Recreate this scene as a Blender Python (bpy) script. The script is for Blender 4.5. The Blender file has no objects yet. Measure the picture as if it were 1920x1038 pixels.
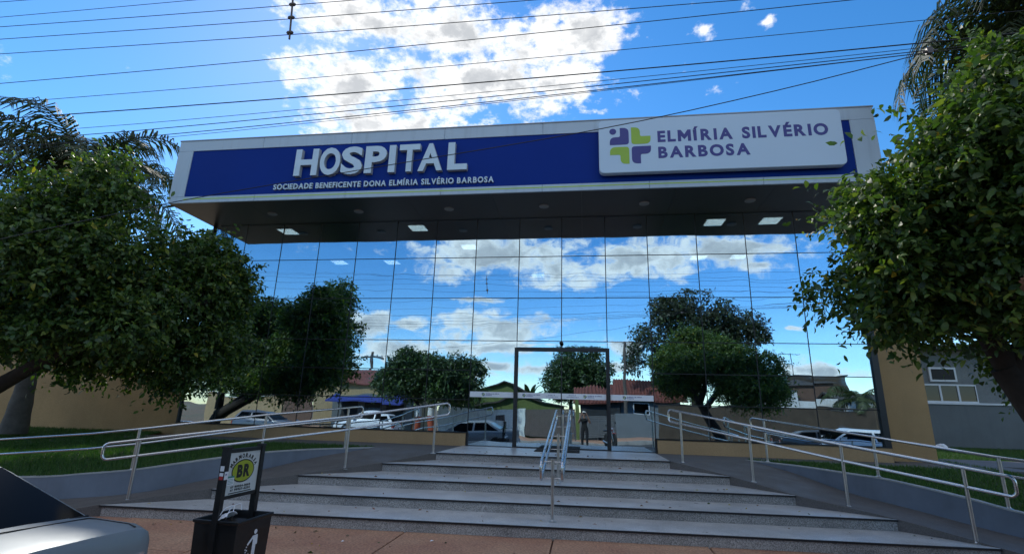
import bpy, bmesh, math, random
import numpy as np
from mathutils import Vector, Matrix

random.seed(7)
RNG = np.random.default_rng(11)
scene = bpy.context.scene
COL = scene.collection
R = math.radians

# ------------------------------------------------------------------ camera
cam_d = bpy.data.cameras.new('camera')
cam = bpy.data.objects.new('camera', cam_d)
COL.objects.link(cam)
yaw, pitch, roll = R(8.291), R(15.05), R(1.677)
_r = Vector((math.cos(yaw), math.sin(yaw), 0))
_f = Vector((-math.sin(yaw), math.cos(yaw), 0))
_u = Vector((0, 0, 1))
_f, _u = math.cos(pitch) * _f + math.sin(pitch) * _u, math.cos(pitch) * _u - math.sin(pitch) * _f
_r, _u = math.cos(roll) * _r + math.sin(roll) * _u, math.cos(roll) * _u - math.sin(roll) * _r
_m = Matrix((_r, _u, -_f)).transposed().to_4x4()
_m.translation = Vector((1.7665, -13.2618, 1.6))
cam.matrix_world = _m
cam_d.sensor_width = 36
cam_d.lens = 942.94 / 1920 * 36
cam_d.clip_start = 0.02
cam_d.clip_end = 3000
scene.camera = cam

# ------------------------------------------------------------------ sky and sun
SUN_EL, SUN_AZ = R(38.3), R(-33.6)          # azimuth from +Y towards +X
w = bpy.data.worlds.new('World')
scene.world = w
w.use_nodes = True
nt = w.node_tree
nt.nodes.clear()
N, L = nt.nodes, nt.links


def wn(kind, **kw):
    n = N.new(kind)
    for k, v in kw.items():
        setattr(n, k, v)
    return n


def wmath(op, a, b=None, c=None, clamp=False):
    n = wn('ShaderNodeMath', operation=op, use_clamp=clamp)
    for i, v in enumerate((a, b, c)):
        if v is None:
            continue
        if isinstance(v, (int, float)):
            n.inputs[i].default_value = v
        else:
            L.new(v, n.inputs[i])
    return n.outputs[0]


BLOBS = [
    (-0.3532, 0.6799, 0.6426, 0.9353, 0.3032, 0.1827, 0.182, -0.6228, 0.7609, 0.1673, 0.0494),
    (-0.422, 0.7262, 0.5428, 0.9063, 0.372, 0.2006, 0.156, -0.5297, 0.8337, 0.1034, 0.0759),
    (-0.2241, 0.7266, 0.6494, 0.9734, 0.2096, 0.093, 0.1173, -0.6397, 0.7597, 0.2296, 0.0682),
    (-0.1857, 0.7907, 0.5834, 0.9815, 0.1816, 0.0613, 0.0792, -0.578, 0.8121, 0.2215, 0.0738),
    (-0.0081, 0.7557, 0.6549, 0.9976, 0.0521, -0.0455, 0.0133, -0.6535, 0.7568, 0.1123, 0.0597),
    (-0.3788, 0.7747, 0.5064, 0.9262, 0.3415, 0.1601, 0.1205, -0.5007, 0.8572, 0.141, 0.0423),
    (-0.0482, 0.803, 0.594, 0.9971, 0.0741, -0.0182, 0.0278, -0.5924, 0.8052, 0.088, 0.055),
    (0.2064, 0.7479, 0.6309, 0.9761, -0.1119, -0.1864, -0.0849, -0.6285, 0.7732, 0.0256, 0.0213),
    (0.2997, 0.7246, 0.6206, 0.9515, -0.1787, -0.2505, -0.1263, -0.6145, 0.7787, 0.0188, 0.0141),
    (0.2626, 0.7156, 0.6472, 0.9621, -0.143, -0.2322, -0.1193, -0.6414, 0.7579, 0.016, 0.0186),
    (0.0247, 0.838, 0.5452, 0.9984, 0.0075, -0.0565, 0.0009, -0.5453, 0.8382, 0.0315, 0.0085),
    (-0.1387, -0.9424, 0.3044, 0.9902, -0.1366, 0.0283, 0.0149, 0.3052, 0.9522, 0.2073, 0.0528),
    (-0.013, -0.9598, 0.2804, 0.9998, -0.0185, -0.0063, 0.0087, 0.2803, 0.9599, 0.1547, 0.0378),
    (0.1096, -0.9479, 0.299, 0.9945, 0.0948, -0.0452, 0.0039, 0.3012, 0.9536, 0.1478, 0.041),
    (0.2672, -0.9167, 0.2969, 0.9653, 0.243, -0.0961, -0.0048, 0.3068, 0.9518, 0.1241, 0.0349),
    (0.3172, -0.9113, 0.2624, 0.9487, 0.3003, -0.0988, 0.0027, 0.2775, 0.9607, 0.0509, 0.0152),
    (-0.2123, -0.9533, 0.2148, 0.9773, -0.2074, 0.0442, -0.0007, 0.22, 0.9755, 0.0683, 0.0127),
    (-0.1707, -0.9718, 0.1627, 0.9854, -0.1668, 0.0333, -0.0083, 0.1667, 0.986, 0.1409, 0.0399),
    (-0.4056, -0.9005, 0.1566, 0.9144, -0.3979, 0.0739, -0.027, 0.1832, 0.9827, 0.0605, 0.0303),
    (-0.3316, -0.9289, 0.1651, 0.9435, -0.3255, 0.0619, -0.0201, 0.1819, 0.9831, 0.0386, 0.0124),
    (-0.3397, -0.9334, 0.1159, 0.9416, -0.3326, 0.0529, -0.0376, 0.1367, 0.9899, 0.1249, 0.0244),
    (-0.1805, -0.9761, 0.121, 0.9837, -0.1767, 0.0333, -0.0169, 0.1261, 0.9919, 0.1553, 0.0166),
    (-0.0971, -0.9917, 0.0844, 0.9951, -0.0955, 0.0248, -0.009, 0.0857, 0.9963, 0.0645, 0.0133),
    (-0.1747, -0.9808, 0.0863, 0.9845, -0.1725, 0.0314, -0.0223, 0.0915, 0.9956, 0.0438, 0.0113),
    (0.3907, -0.9165, 0.0859, 0.9215, 0.388, -0.0183, 0.069, 0.1223, 0.9901, 0.069, 0.0159),
    (0.3617, -0.919, 0.1566, 0.9323, 0.3573, -0.0552, 0.0396, 0.183, 0.9823, 0.0193, 0.0073),
    (0.0874, -0.9882, 0.1255, 0.9962, 0.0874, 0.0001, 0.0205, 0.1279, 0.9916, 0.0548, 0.0263),
    (0.0667, -0.9939, 0.0873, 0.9977, 0.0671, 0.0107, 0.0204, 0.0888, 0.9958, 0.0599, 0.0141),
    (-0.2201, -0.9729, 0.0704, 0.9754, -0.2177, 0.0342, -0.0335, 0.0797, 0.9963, 0.0722, 0.0102),
]

# unseen cloud added overhead, behind and to either side to whiten the ambient light
BLOBS += [(0, 0, 1, 1, 0, 0, 0, 1, 0, .62, .55), (0, -.72, .69, 1, 0, 0, 0, .69, .72, .75, .30), (.92, -.10, .38, 0, 1, 0, -.38, 0, .92, .45, .26), (-.92, -.10, .38, 0, 1, 0, .38, 0, .92, .45, .26)]
sky = wn('ShaderNodeTexSky', sky_type='NISHITA', sun_disc=False, sun_elevation=SUN_EL, sun_rotation=SUN_AZ,
         altitude=300, air_density=1.0, dust_density=0.10, ozone_density=3.0)
hs = wn('ShaderNodeHueSaturation')
hs.inputs['Saturation'].default_value = 1.30
hs.inputs['Value'].default_value = 0.94
L.new(sky.outputs[0], hs.inputs['Color'])
tc = wn('ShaderNodeTexCoord')
DIR = tc.outputs['Generated']


def wdot(vec):
    n = wn('ShaderNodeVectorMath', operation='DOT_PRODUCT')
    L.new(DIR, n.inputs[0])
    n.inputs[1].default_value = vec
    return n.outputs['Value']


field = None
for b in BLOBS:
    c, t1, t2, ww, hh = b[0:3], b[3:6], b[6:9], b[9], b[10]
    x = wmath('MULTIPLY', wdot(t1), 1 / ww)
    x = wmath('SUBTRACT', x, sum(p * q for p, q in zip(t1, c)) / ww)
    y = wmath('MULTIPLY', wdot(t2), 1 / hh)
    y = wmath('SUBTRACT', y, sum(p * q for p, q in zip(t2, c)) / hh)
    r2 = wmath('ADD', wmath('MULTIPLY', x, x), wmath('MULTIPLY', y, y))
    small = ww * hh < 0.0012 and b[1] > 0          # little scraps of cloud are torn more by the noise
    f = wmath('SUBTRACT', 0.40 if small else 1.0, wmath('MULTIPLY', wmath('SQRT', r2), 0.55 if small else 1.0))
    back = wmath('LESS_THAN', wdot(c), 0.0)
    f = wmath('SUBTRACT', f, wmath('MULTIPLY', back, 9.0))
    field = f if field is None else wmath('SMOOTH_MAX', field, f, 0.15)


def wnoise(scale, detail, off, rough=0.58):
    mp = wn('ShaderNodeMapping')
    mp.inputs['Location'].default_value = off
    mp.inputs['Scale'].default_value = (1, 1, 1.6)
    L.new(DIR, mp.inputs['Vector'])
    n = wn('ShaderNodeTexNoise')
    n.inputs['Scale'].default_value = scale
    n.inputs['Detail'].default_value = detail
    n.inputs['Roughness'].default_value = rough
    L.new(mp.outputs[0], n.inputs['Vector'])
    return n.outputs['Fac']


n1 = wnoise(11.0, 10, (3.1, 1.7, 0.4), 0.64)
n4 = wnoise(38.0, 6, (1.1, 4.7, 2.4), 0.62)
n2 = wnoise(11.0, 6, (3.1 - 0.012, 1.7 + 0.016, 0.4 + 0.03), 0.6)   # the same cloud a little towards the sun
n3 = wnoise(16.0, 6, (7.0, 2.0, 5.0), 0.6)
F = wmath('ADD', wmath('MULTIPLY', field, 0.95), wmath('MULTIPLY', wmath('SUBTRACT', n1, 0.5), 2.6))
F = wmath('ADD', F, wmath('MULTIPLY', wmath('SUBTRACT', n4, 0.5), 1.3))
F = wmath('SUBTRACT', F, 0.06)
dens = wn('ShaderNodeMapRange', interpolation_type='SMOOTHSTEP')
dens.inputs['From Min'].default_value = -0.10
dens.inputs['From Max'].default_value = 0.52
L.new(F, dens.inputs['Value'])
thick = wn('ShaderNodeMapRange', interpolation_type='SMOOTHSTEP')
thick.inputs['From Min'].default_value = 0.22
thick.inputs['From Max'].default_value = 1.0
L.new(wmath('ADD', F, wmath('MULTIPLY', wmath('SUBTRACT', n3, 0.5), 1.5)), thick.inputs['Value'])
relief = wmath('MULTIPLY', wmath('SUBTRACT', n2, n1), 1.5)
shade = wmath('ADD', wmath('MULTIPLY', thick.outputs[0], 0.95), relief, clamp=True)
ccol = wn('ShaderNodeMix', data_type='RGBA')
ccol.inputs['A'].default_value = (5.8, 5.8, 5.7, 1)
ccol.inputs['B'].default_value = (2.9, 3.0, 3.1, 1)
L.new(shade, ccol.inputs['Factor'])
mixc = wn('ShaderNodeMix', data_type='RGBA')
L.new(wmath('MULTIPLY', dens.outputs[0], 0.97), mixc.inputs['Factor'])
L.new(hs.outputs[0], mixc.inputs['A'])
L.new(ccol.outputs['Result'], mixc.inputs['B'])
bg = wn('ShaderNodeBackground')
bg.inputs['Strength'].default_value = 0.13
L.new(mixc.outputs['Result'], bg.inputs['Color'])
wo = wn('ShaderNodeOutputWorld')
L.new(bg.outputs[0], wo.inputs['Surface'])

sun_d = bpy.data.lights.new('sun', 'SUN')
sun_d.energy = 2.0
sun_d.angle = R(1.5)
sun_d.color = (1.0, 0.95, 0.86)
sun = bpy.data.objects.new('sun', sun_d)
COL.objects.link(sun)
_s = Vector((math.sin(SUN_AZ) * math.cos(SUN_EL), math.cos(SUN_AZ) * math.cos(SUN_EL), math.sin(SUN_EL)))
sun.rotation_euler = _s.to_track_quat('Z', 'Y').to_euler()
sun.location = (0, 0, 30)

vs = scene.view_settings
vs.view_transform = 'Standard'
vs.look = 'None'
vs.exposure = 0.76
vs.gamma = 1.0
vs.use_curve_mapping = False
scene.render.engine = 'CYCLES'
scene.cycles.max_bounces = 8
scene.cycles.transparent_max_bounces = 12


# ------------------------------------------------------------------ materials
MATS = {}


def mat(name, col, rough=0.6, metal=0.0, var=0.0, vscale=3.0, col2=None, bump=0.0, bscale=40.0, spec=0.5, coat=0.0,
        speck=0.0, sscale=120.0, streak=0.0, rvar=0.0, island=0.0, transl=0.0, coords='Object'):
    """principled material with noise-driven colour variation, speckle, dirt streaks and fine bump"""
    m = bpy.data.materials.new(name)
    m.use_nodes = True
    t = m.node_tree
    t.nodes.clear()
    out = t.nodes.new('ShaderNodeOutputMaterial')
    p = t.nodes.new('ShaderNodeBsdfPrincipled')
    p.inputs['Roughness'].default_value = rough
    p.inputs['Metallic'].default_value = metal
    p.inputs['Specular IOR Level'].default_value = spec
    p.inputs['Coat Weight'].default_value = coat
    p.inputs['Coat Roughness'].default_value = 0.05
    c = t.nodes.new('ShaderNodeTexCoord')
    if coords == 'World':
        co = t.nodes.new('ShaderNodeNewGeometry').outputs['Position']
    else:
        co = c.outputs[coords]
    c4 = tuple(col) + (1,)
    cur = None

    def noise(scale, detail=6, sc=(1, 1, 1)):
        mp = t.nodes.new('ShaderNodeMapping')
        mp.inputs['Scale'].default_value = sc
        t.links.new(co, mp.inputs[0])
        n = t.nodes.new('ShaderNodeTexNoise')
        n.inputs['Scale'].default_value = scale
        n.inputs['Detail'].default_value = detail
        n.inputs['Roughness'].default_value = 0.6
        t.links.new(mp.outputs[0], n.inputs['Vector'])
        return n.outputs['Fac']

    def ramp(v, a, b):
        r = t.nodes.new('ShaderNodeMapRange')
        r.inputs['From Min'].default_value = a
        r.inputs['From Max'].default_value = b
        t.links.new(v, r.inputs['Value'])
        return r.outputs[0]

    def mix(fac, a, b, blend='MIX'):
        n = t.nodes.new('ShaderNodeMix')
        n.data_type = 'RGBA'
        n.blend_type = blend
        for s, v in (('Factor', fac), ('A', a), ('B', b)):
            if isinstance(v, (int, float, tuple)):
                n.inputs[s].default_value = v
            else:
                t.links.new(v, n.inputs[s])
        return n.outputs['Result']

    cur = c4
    if var > 0 or col2 is not None:
        c2 = tuple(col2) + (1,) if col2 is not None else tuple(x * (1 - var) for x in col) + (1,)
        cur = mix(ramp(noise(vscale), 0.32, 0.68), c4, c2)
    if speck > 0:
        a = ramp(noise(sscale, 2), 0.40, 0.62)
        cur = mix(a, mix(1.0, cur, (1 - speck, 1 - speck, 1 - speck, 1), 'MULTIPLY'),
                  mix(1.0, cur, (1 + speck, 1 + speck, 1 + speck, 1), 'MULTIPLY'))
    if streak > 0:
        a = ramp(noise(2.2, 5, (3.0, 3.0, 0.25)), 0.5, 0.8)
        s = t.nodes.new('ShaderNodeMath')
        s.operation = 'MULTIPLY'
        s.inputs[1].default_value = streak
        t.links.new(a, s.inputs[0])
        cur = mix(s.outputs[0], cur, tuple(x * 0.35 for x in col) + (1,))
    if island > 0:
        g = t.nodes.new('ShaderNodeNewGeometry')
        h = t.nodes.new('ShaderNodeHueSaturation')
        rr = t.nodes.new('ShaderNodeMapRange')
        rr.inputs['To Min'].default_value = 1 - island
        rr.inputs['To Max'].default_value = 1 + island
        t.links.new(g.outputs['Random Per Island'], rr.inputs['Value'])
        t.links.new(rr.outputs[0], h.inputs['Value'])
        r2 = t.nodes.new('ShaderNodeMapRange')
        r2.inputs['To Min'].default_value = 0.525
        r2.inputs['To Max'].default_value = 0.47
        t.links.new(g.outputs['Random Per Island'], r2.inputs['Value'])
        t.links.new(r2.outputs[0], h.inputs['Hue'])
        if isinstance(cur, tuple):
            h.inputs['Color'].default_value = cur
        else:
            t.links.new(cur, h.inputs['Color'])
        cur = h.outputs[0]
    if isinstance(cur, tuple):
        p.inputs['Base Color'].default_value = cur
    else:
        t.links.new(cur, p.inputs['Base Color'])
    if rvar > 0:
        a = ramp(noise(vscale * 1.7), 0.3, 0.7)
        r = t.nodes.new('ShaderNodeMapRange')
        r.inputs['To Min'].default_value = max(0.02, rough - rvar)
        r.inputs['To Max'].default_value = min(1, rough + rvar)
        t.links.new(a, r.inputs['Value'])
        t.links.new(r.outputs[0], p.inputs['Roughness'])
    if bump > 0:
        b = t.nodes.new('ShaderNodeBump')
        b.inputs['Strength'].default_value = bump
        b.inputs['Distance'].default_value = 0.01
        t.links.new(noise(bscale, 5), b.inputs['Height'])
        t.links.new(b.outputs[0], p.inputs['Normal'])
    if transl > 0:
        tr = t.nodes.new('ShaderNodeBsdfTranslucent')
        if isinstance(cur, tuple):
            tr.inputs['Color'].default_value = cur
        else:
            bc = mix(1.0, cur, (1.5, 1.7, 0.6, 1), 'MULTIPLY')
            t.links.new(bc, tr.inputs['Color'])
        ms = t.nodes.new('ShaderNodeMixShader')
        ms.inputs[0].default_value = transl
        t.links.new(p.outputs[0], ms.inputs[1])
        t.links.new(tr.outputs[0], ms.inputs[2])
        t.links.new(ms.outputs[0], out.inputs['Surface'])
    else:
        t.links.new(p.outputs[0], out.inputs['Surface'])
    MATS[name] = m
    return m


def emis(name, col, strength):
    m = bpy.data.materials.new(name)
    m.use_nodes = True
    t = m.node_tree
    t.nodes.clear()
    out = t.nodes.new('ShaderNodeOutputMaterial')
    e = t.nodes.new('ShaderNodeEmission')
    e.inputs[0].default_value = tuple(col) + (1,)
    e.inputs[1].default_value = strength
    t.links.new(e.outputs[0], out.inputs[0])
    MATS[name] = m
    return m


def mirror_glass(name, refl, trans, rough=0.0, wave=0.0):
    """coated solar glass: mirrors most light, lets a little through"""
    m = bpy.data.materials.new(name)
    m.use_nodes = True
    t = m.node_tree
    t.nodes.clear()
    out = t.nodes.new('ShaderNodeOutputMaterial')
    g = t.nodes.new('ShaderNodeBsdfGlossy')
    g.inputs['Color'].default_value = tuple(refl) + (1,)
    g.inputs['Roughness'].default_value = rough
    tr = t.nodes.new('ShaderNodeBsdfTransparent')
    tr.inputs['Color'].default_value = tuple(trans) + (1,)
    if wave > 0:
        c = t.nodes.new('ShaderNodeNewGeometry')
        mp = t.nodes.new('ShaderNodeMapping')
        mp.inputs['Scale'].default_value = (0.7, 1, 1.1)
        t.links.new(c.outputs['Position'], mp.inputs[0])
        n = t.nodes.new('ShaderNodeTexNoise')
        n.inputs['Scale'].default_value = 1.3
        n.inputs['Detail'].default_value = 1.0
        t.links.new(mp.outputs[0], n.inputs['Vector'])
        b = t.nodes.new('ShaderNodeBump')
        b.inputs['Strength'].default_value = 1.0
        b.inputs['Distance'].default_value = wave
        t.links.new(n.outputs['Fac'], b.inputs['Height'])
        t.links.new(b.outputs[0], g.inputs['Normal'])
    a = t.nodes.new('ShaderNodeAddShader')
    t.links.new(g.outputs[0], a.inputs[0])
    t.links.new(tr.outputs[0], a.inputs[1])
    t.links.new(a.outputs[0], out.inputs['Surface'])
    MATS[name] = m
    return m


mirror_glass('facade_glass', (0.41, 0.53, 0.61), (0.31, 0.33, 0.345), wave=0.0028)
mat('window_glass', (0.010, 0.012, 0.013), 0.08, spec=0.35)
mat('car_glass', (0.002, 0.0025, 0.0025), 0.05, spec=0.025)
mat('granite_tread', (0.54, 0.545, 0.55), 0.32, var=0.30, vscale=2.3, speck=0.20, sscale=90, bump=0.04, bscale=120, rvar=0.05, spec=0.5)
mat('granite_riser', (0.40, 0.38, 0.36), 0.62, var=0.40, vscale=1.2, speck=0.42, sscale=75, bump=0.25, bscale=90)
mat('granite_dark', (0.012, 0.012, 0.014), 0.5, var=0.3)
mat('ramp_stone', (0.125, 0.115, 0.11), 0.6, var=0.25, vscale=1.3, speck=0.18, sscale=70, bump=0.15, bscale=80, rvar=0.1)
mat('wall_blue_grey', (0.19, 0.225, 0.28), 0.75, var=0.25, vscale=1.6, bump=0.15, bscale=60, streak=0.25)
mat('wall_cap', (0.42, 0.44, 0.44), 0.7, var=0.3, vscale=4, bump=0.1)
mat('beige_render', (0.46, 0.30, 0.14), 0.85, var=0.18, vscale=0.9, speck=0.12, sscale=60, bump=0.35, bscale=130, streak=0.12)
mat('beige_band', (0.43, 0.29, 0.15), 0.82, var=0.15, vscale=1.1, speck=0.1, sscale=60, bump=0.3, bscale=130, streak=0.15)
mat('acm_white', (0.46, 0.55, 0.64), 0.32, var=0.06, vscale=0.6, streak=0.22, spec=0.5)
mat('acm_grey', (0.30, 0.30, 0.31), 0.35)
mat('navy', (0.0008, 0.028, 0.235), 0.5, spec=0.12, var=0.10, vscale=0.5)
mat('lime', (0.42, 0.62, 0.06), 0.45, var=0.1)
mat('logo_navy', (0.045, 0.045, 0.24), 0.4, var=0.08)
mat('logo_green', (0.33, 0.50, 0.045), 0.4, var=0.08)
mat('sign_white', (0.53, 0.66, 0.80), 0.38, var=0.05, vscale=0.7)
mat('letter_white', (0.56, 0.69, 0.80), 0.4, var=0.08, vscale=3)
mat('letter_side', (0.42, 0.45, 0.46), 0.5)
mat('soffit', (0.058, 0.064, 0.072), 0.34, var=0.2, vscale=0.4, spec=0.5)
mat('black_metal', (0.012, 0.013, 0.015), 0.42, var=0.3, vscale=6)
mat('door_frame', (0.014, 0.016, 0.02), 0.38, var=0.2)
mat('seal', (0.010, 0.012, 0.016), 0.6, var=0.2)
mat('lamp_glass', (0.30, 0.30, 0.30), 0.5, var=0.1)
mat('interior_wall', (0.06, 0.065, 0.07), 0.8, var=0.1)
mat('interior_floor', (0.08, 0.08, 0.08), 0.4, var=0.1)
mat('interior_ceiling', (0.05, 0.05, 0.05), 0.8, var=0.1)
emis('led', (0.86, 1.0, 0.95), 1.5)
mat('steel', (0.62, 0.63, 0.65), 0.20, metal=1.0, var=0.10, vscale=9, rvar=0.08)
mat('steel_dull', (0.50, 0.50, 0.50), 0.32, metal=1.0, var=0.15, vscale=9)
mat('rubber_mat', (0.012, 0.012, 0.012), 0.9, var=0.3, bump=0.4, bscale=200)
mat('pavement_red', (0.34, 0.165, 0.105), 0.72, col2=(0.45, 0.265, 0.165), vscale=1.1, speck=0.26, sscale=35, bump=0.25, bscale=50, rvar=0.12, coords='World')
mat('pavement_joint', (0.07, 0.035, 0.025), 0.9, var=0.3)
mat('asphalt', (0.052, 0.050, 0.050), 0.85, var=0.3, vscale=0.5, speck=0.3, sscale=60, bump=0.4, bscale=150)
mat('kerb_concrete', (0.30, 0.29, 0.27), 0.85, var=0.35, vscale=2, bump=0.2)
mat('earth', (0.20, 0.105, 0.06), 0.95, col2=(0.12, 0.10, 0.05), vscale=0.05, bump=0.2)
mat('lawn_soil', (0.022, 0.040, 0.012), 0.95, col2=(0.05, 0.055, 0.02), vscale=0.8)
mat('grass_blade', (0.042, 0.110, 0.018), 0.6, island=0.35, transl=0.25)
mat('path_grey', (0.125, 0.12, 0.12), 0.7, var=0.3, vscale=1.0, speck=0.15, bump=0.15)
mat('leaf_oiti', (0.062, 0.122, 0.028), 0.48, island=0.45, transl=0.34)
mat('leaf_young', (0.13, 0.19, 0.035), 0.5, island=0.3, transl=0.38)
mat('leaf_yellow', (0.36, 0.28, 0.03), 0.5, island=0.2, transl=0.35)
mat('leaf_dark', (0.034, 0.066, 0.021), 0.5, island=0.45, transl=0.22)
mat('leaf_airy', (0.040, 0.050, 0.026), 0.5, island=0.4, transl=0.22)
mat('palm_leaf', (0.034, 0.052, 0.024), 0.65, island=0.35, transl=0.22)
mat('coconut_leaf', (0.05, 0.072, 0.02), 0.45, island=0.35, transl=0.25)
mat('bark', (0.045, 0.036, 0.030), 0.9, var=0.5, vscale=6, bump=0.8, bscale=22, streak=0.4)
mat('palm_bark', (0.12, 0.115, 0.105), 0.9, var=0.4, vscale=5, bump=0.5, bscale=18)
mat('dead_leaf', (0.22, 0.14, 0.09), 0.8, island=0.2)
mat('cable', (0.010, 0.010, 0.014), 0.55)
mat('ceramic', (0.09, 0.07, 0.06), 0.4)
mat('car_silver', (0.24, 0.27, 0.29), 0.5, metal=0.3, coat=0.12, var=0.06, vscale=2, rvar=0.06)
mat('car_white', (0.72, 0.73, 0.74), 0.30, coat=0.5, var=0.04)
mat('car_black', (0.012, 0.012, 0.014), 0.28, coat=0.5)
mat('car_grey', (0.10, 0.10, 0.11), 0.3, metal=0.4, coat=0.5)
mat('tyre', (0.015, 0.015, 0.015), 0.85, bump=0.2)
mat('rim', (0.45, 0.45, 0.46), 0.3, metal=0.9)
mat('red_lens', (0.35, 0.012, 0.012), 0.15, coat=0.6)
mat('orange_lens', (0.6, 0.16, 0.02), 0.15, coat=0.6)
mat('clear_lens', (0.62, 0.64, 0.68), 0.08, metal=0.6, coat=0.8)
mat('plastic_black', (0.010, 0.010, 0.011), 0.5, var=0.4, vscale=8)
mat('bin_black', (0.010, 0.011, 0.012), 0.42, var=0.4, vscale=5, rvar=0.12)
mat('poster', (0.60, 0.63, 0.62), 0.45, var=0.12, vscale=9)
mat('print_black', (0.010, 0.010, 0.010), 0.5)
mat('print_lime', (0.36, 0.42, 0.03), 0.45, var=0.1)
mat('print_teal', (0.05, 0.24, 0.20), 0.5)
mat('print_white', (0.74, 0.76, 0.80), 0.5, var=0.08, vscale=20)
mat('print_red', (0.40, 0.03, 0.03), 0.5)
mat('mask_white', (0.75, 0.78, 0.84), 0.8, var=0.05)
mat('grey_render', (0.135, 0.155, 0.165), 0.85, var=0.2, vscale=0.8, speck=0.12, sscale=50, bump=0.3, bscale=100, streak=0.2)
mat('grey_render_light', (0.19, 0.21, 0.215), 0.85, var=0.2, vscale=0.8, speck=0.12, sscale=50, bump=0.3, bscale=100, streak=0.2)
mat('white_frame', (0.62, 0.66, 0.70), 0.5, var=0.08)
mat('dark_inside', (0.015, 0.017, 0.018), 0.7, var=0.3)
mat('white_paint_dirty', (0.62, 0.70, 0.67), 0.85, var=0.2, vscale=1.2, streak=0.65, bump=0.2)
mat('white_paint', (0.66, 0.66, 0.63), 0.85, var=0.15, vscale=1.2, streak=0.3, bump=0.2)
mat('green_paint', (0.11, 0.145, 0.035), 0.8, var=0.2, streak=0.15)
mat('green_dark', (0.06, 0.085, 0.03), 0.8, var=0.2)
mat('gate_metal', (0.105, 0.09, 0.08), 0.6, var=0.25, vscale=4)
mat('slat_metal', (0.12, 0.125, 0.125), 0.5, var=0.2)
mat('dark_wall', (0.075, 0.056, 0.036), 0.9, var=0.4, vscale=1.0, streak=0.5, bump=0.2)
mat('roof_tile', (0.19, 0.055, 0.038), 0.85, var=0.45, vscale=4, speck=0.2, sscale=20)
mat('roof_dark', (0.06, 0.055, 0.05), 0.85, var=0.4)
mat('cream_paint', (0.36, 0.26, 0.135), 0.85, var=0.15, streak=0.25)
mat('blue_canvas', (0.015, 0.035, 0.22), 0.7, var=0.2)
mat('orange_paint', (0.36, 0.075, 0.03), 0.8, var=0.3)
mat('strip_white', (0.86, 0.88, 0.90), 0.45)
mat('brown_paint', (0.13, 0.075, 0.05), 0.85, var=0.2)
mat('skin', (0.36, 0.20, 0.14), 0.55)
mat('shirt', (0.014, 0.014, 0.014), 0.9, var=0.3, vscale=9)
mat('trousers', (0.012, 0.012, 0.014), 0.9)
mat('hair', (0.010, 0.008, 0.007), 0.6)
mat('cap_white', (0.62, 0.60, 0.55), 0.85)
mat('shoe', (0.02, 0.02, 0.02), 0.6)
mat('moto_red', (0.28, 0.02, 0.02), 0.3, coat=0.4)
mat('wood_pole', (0.10, 0.085, 0.07), 0.9, var=0.3)


# ------------------------------------------------------------------ mesh helpers
def tag(o, label=None, cat=None, group=None, kind=None):
    if label:
        o['label'] = label
    if cat:
        o['category'] = cat
    if group:
        o['group'] = group
    if kind:
        o['kind'] = kind
    return o


def empty(name, loc, rz=0.0):
    o = bpy.data.objects.new(name, None)
    o.location = loc
    o.rotation_euler = (0, 0, rz)
    o.empty_display_size = 0.3
    COL.objects.link(o)
    return o


def link(name, me, parent=None, local=False):
    o = bpy.data.objects.new(name, me)
    COL.objects.link(o)
    if parent is not None:
        o.parent = parent
        if not local:       # mesh written in world coordinates, things stand unrotated
            p = Vector((0, 0, 0))
            q = parent
            while q is not None:
                p += q.location
                q = q.parent
            o.location = -p
    return o


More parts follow.
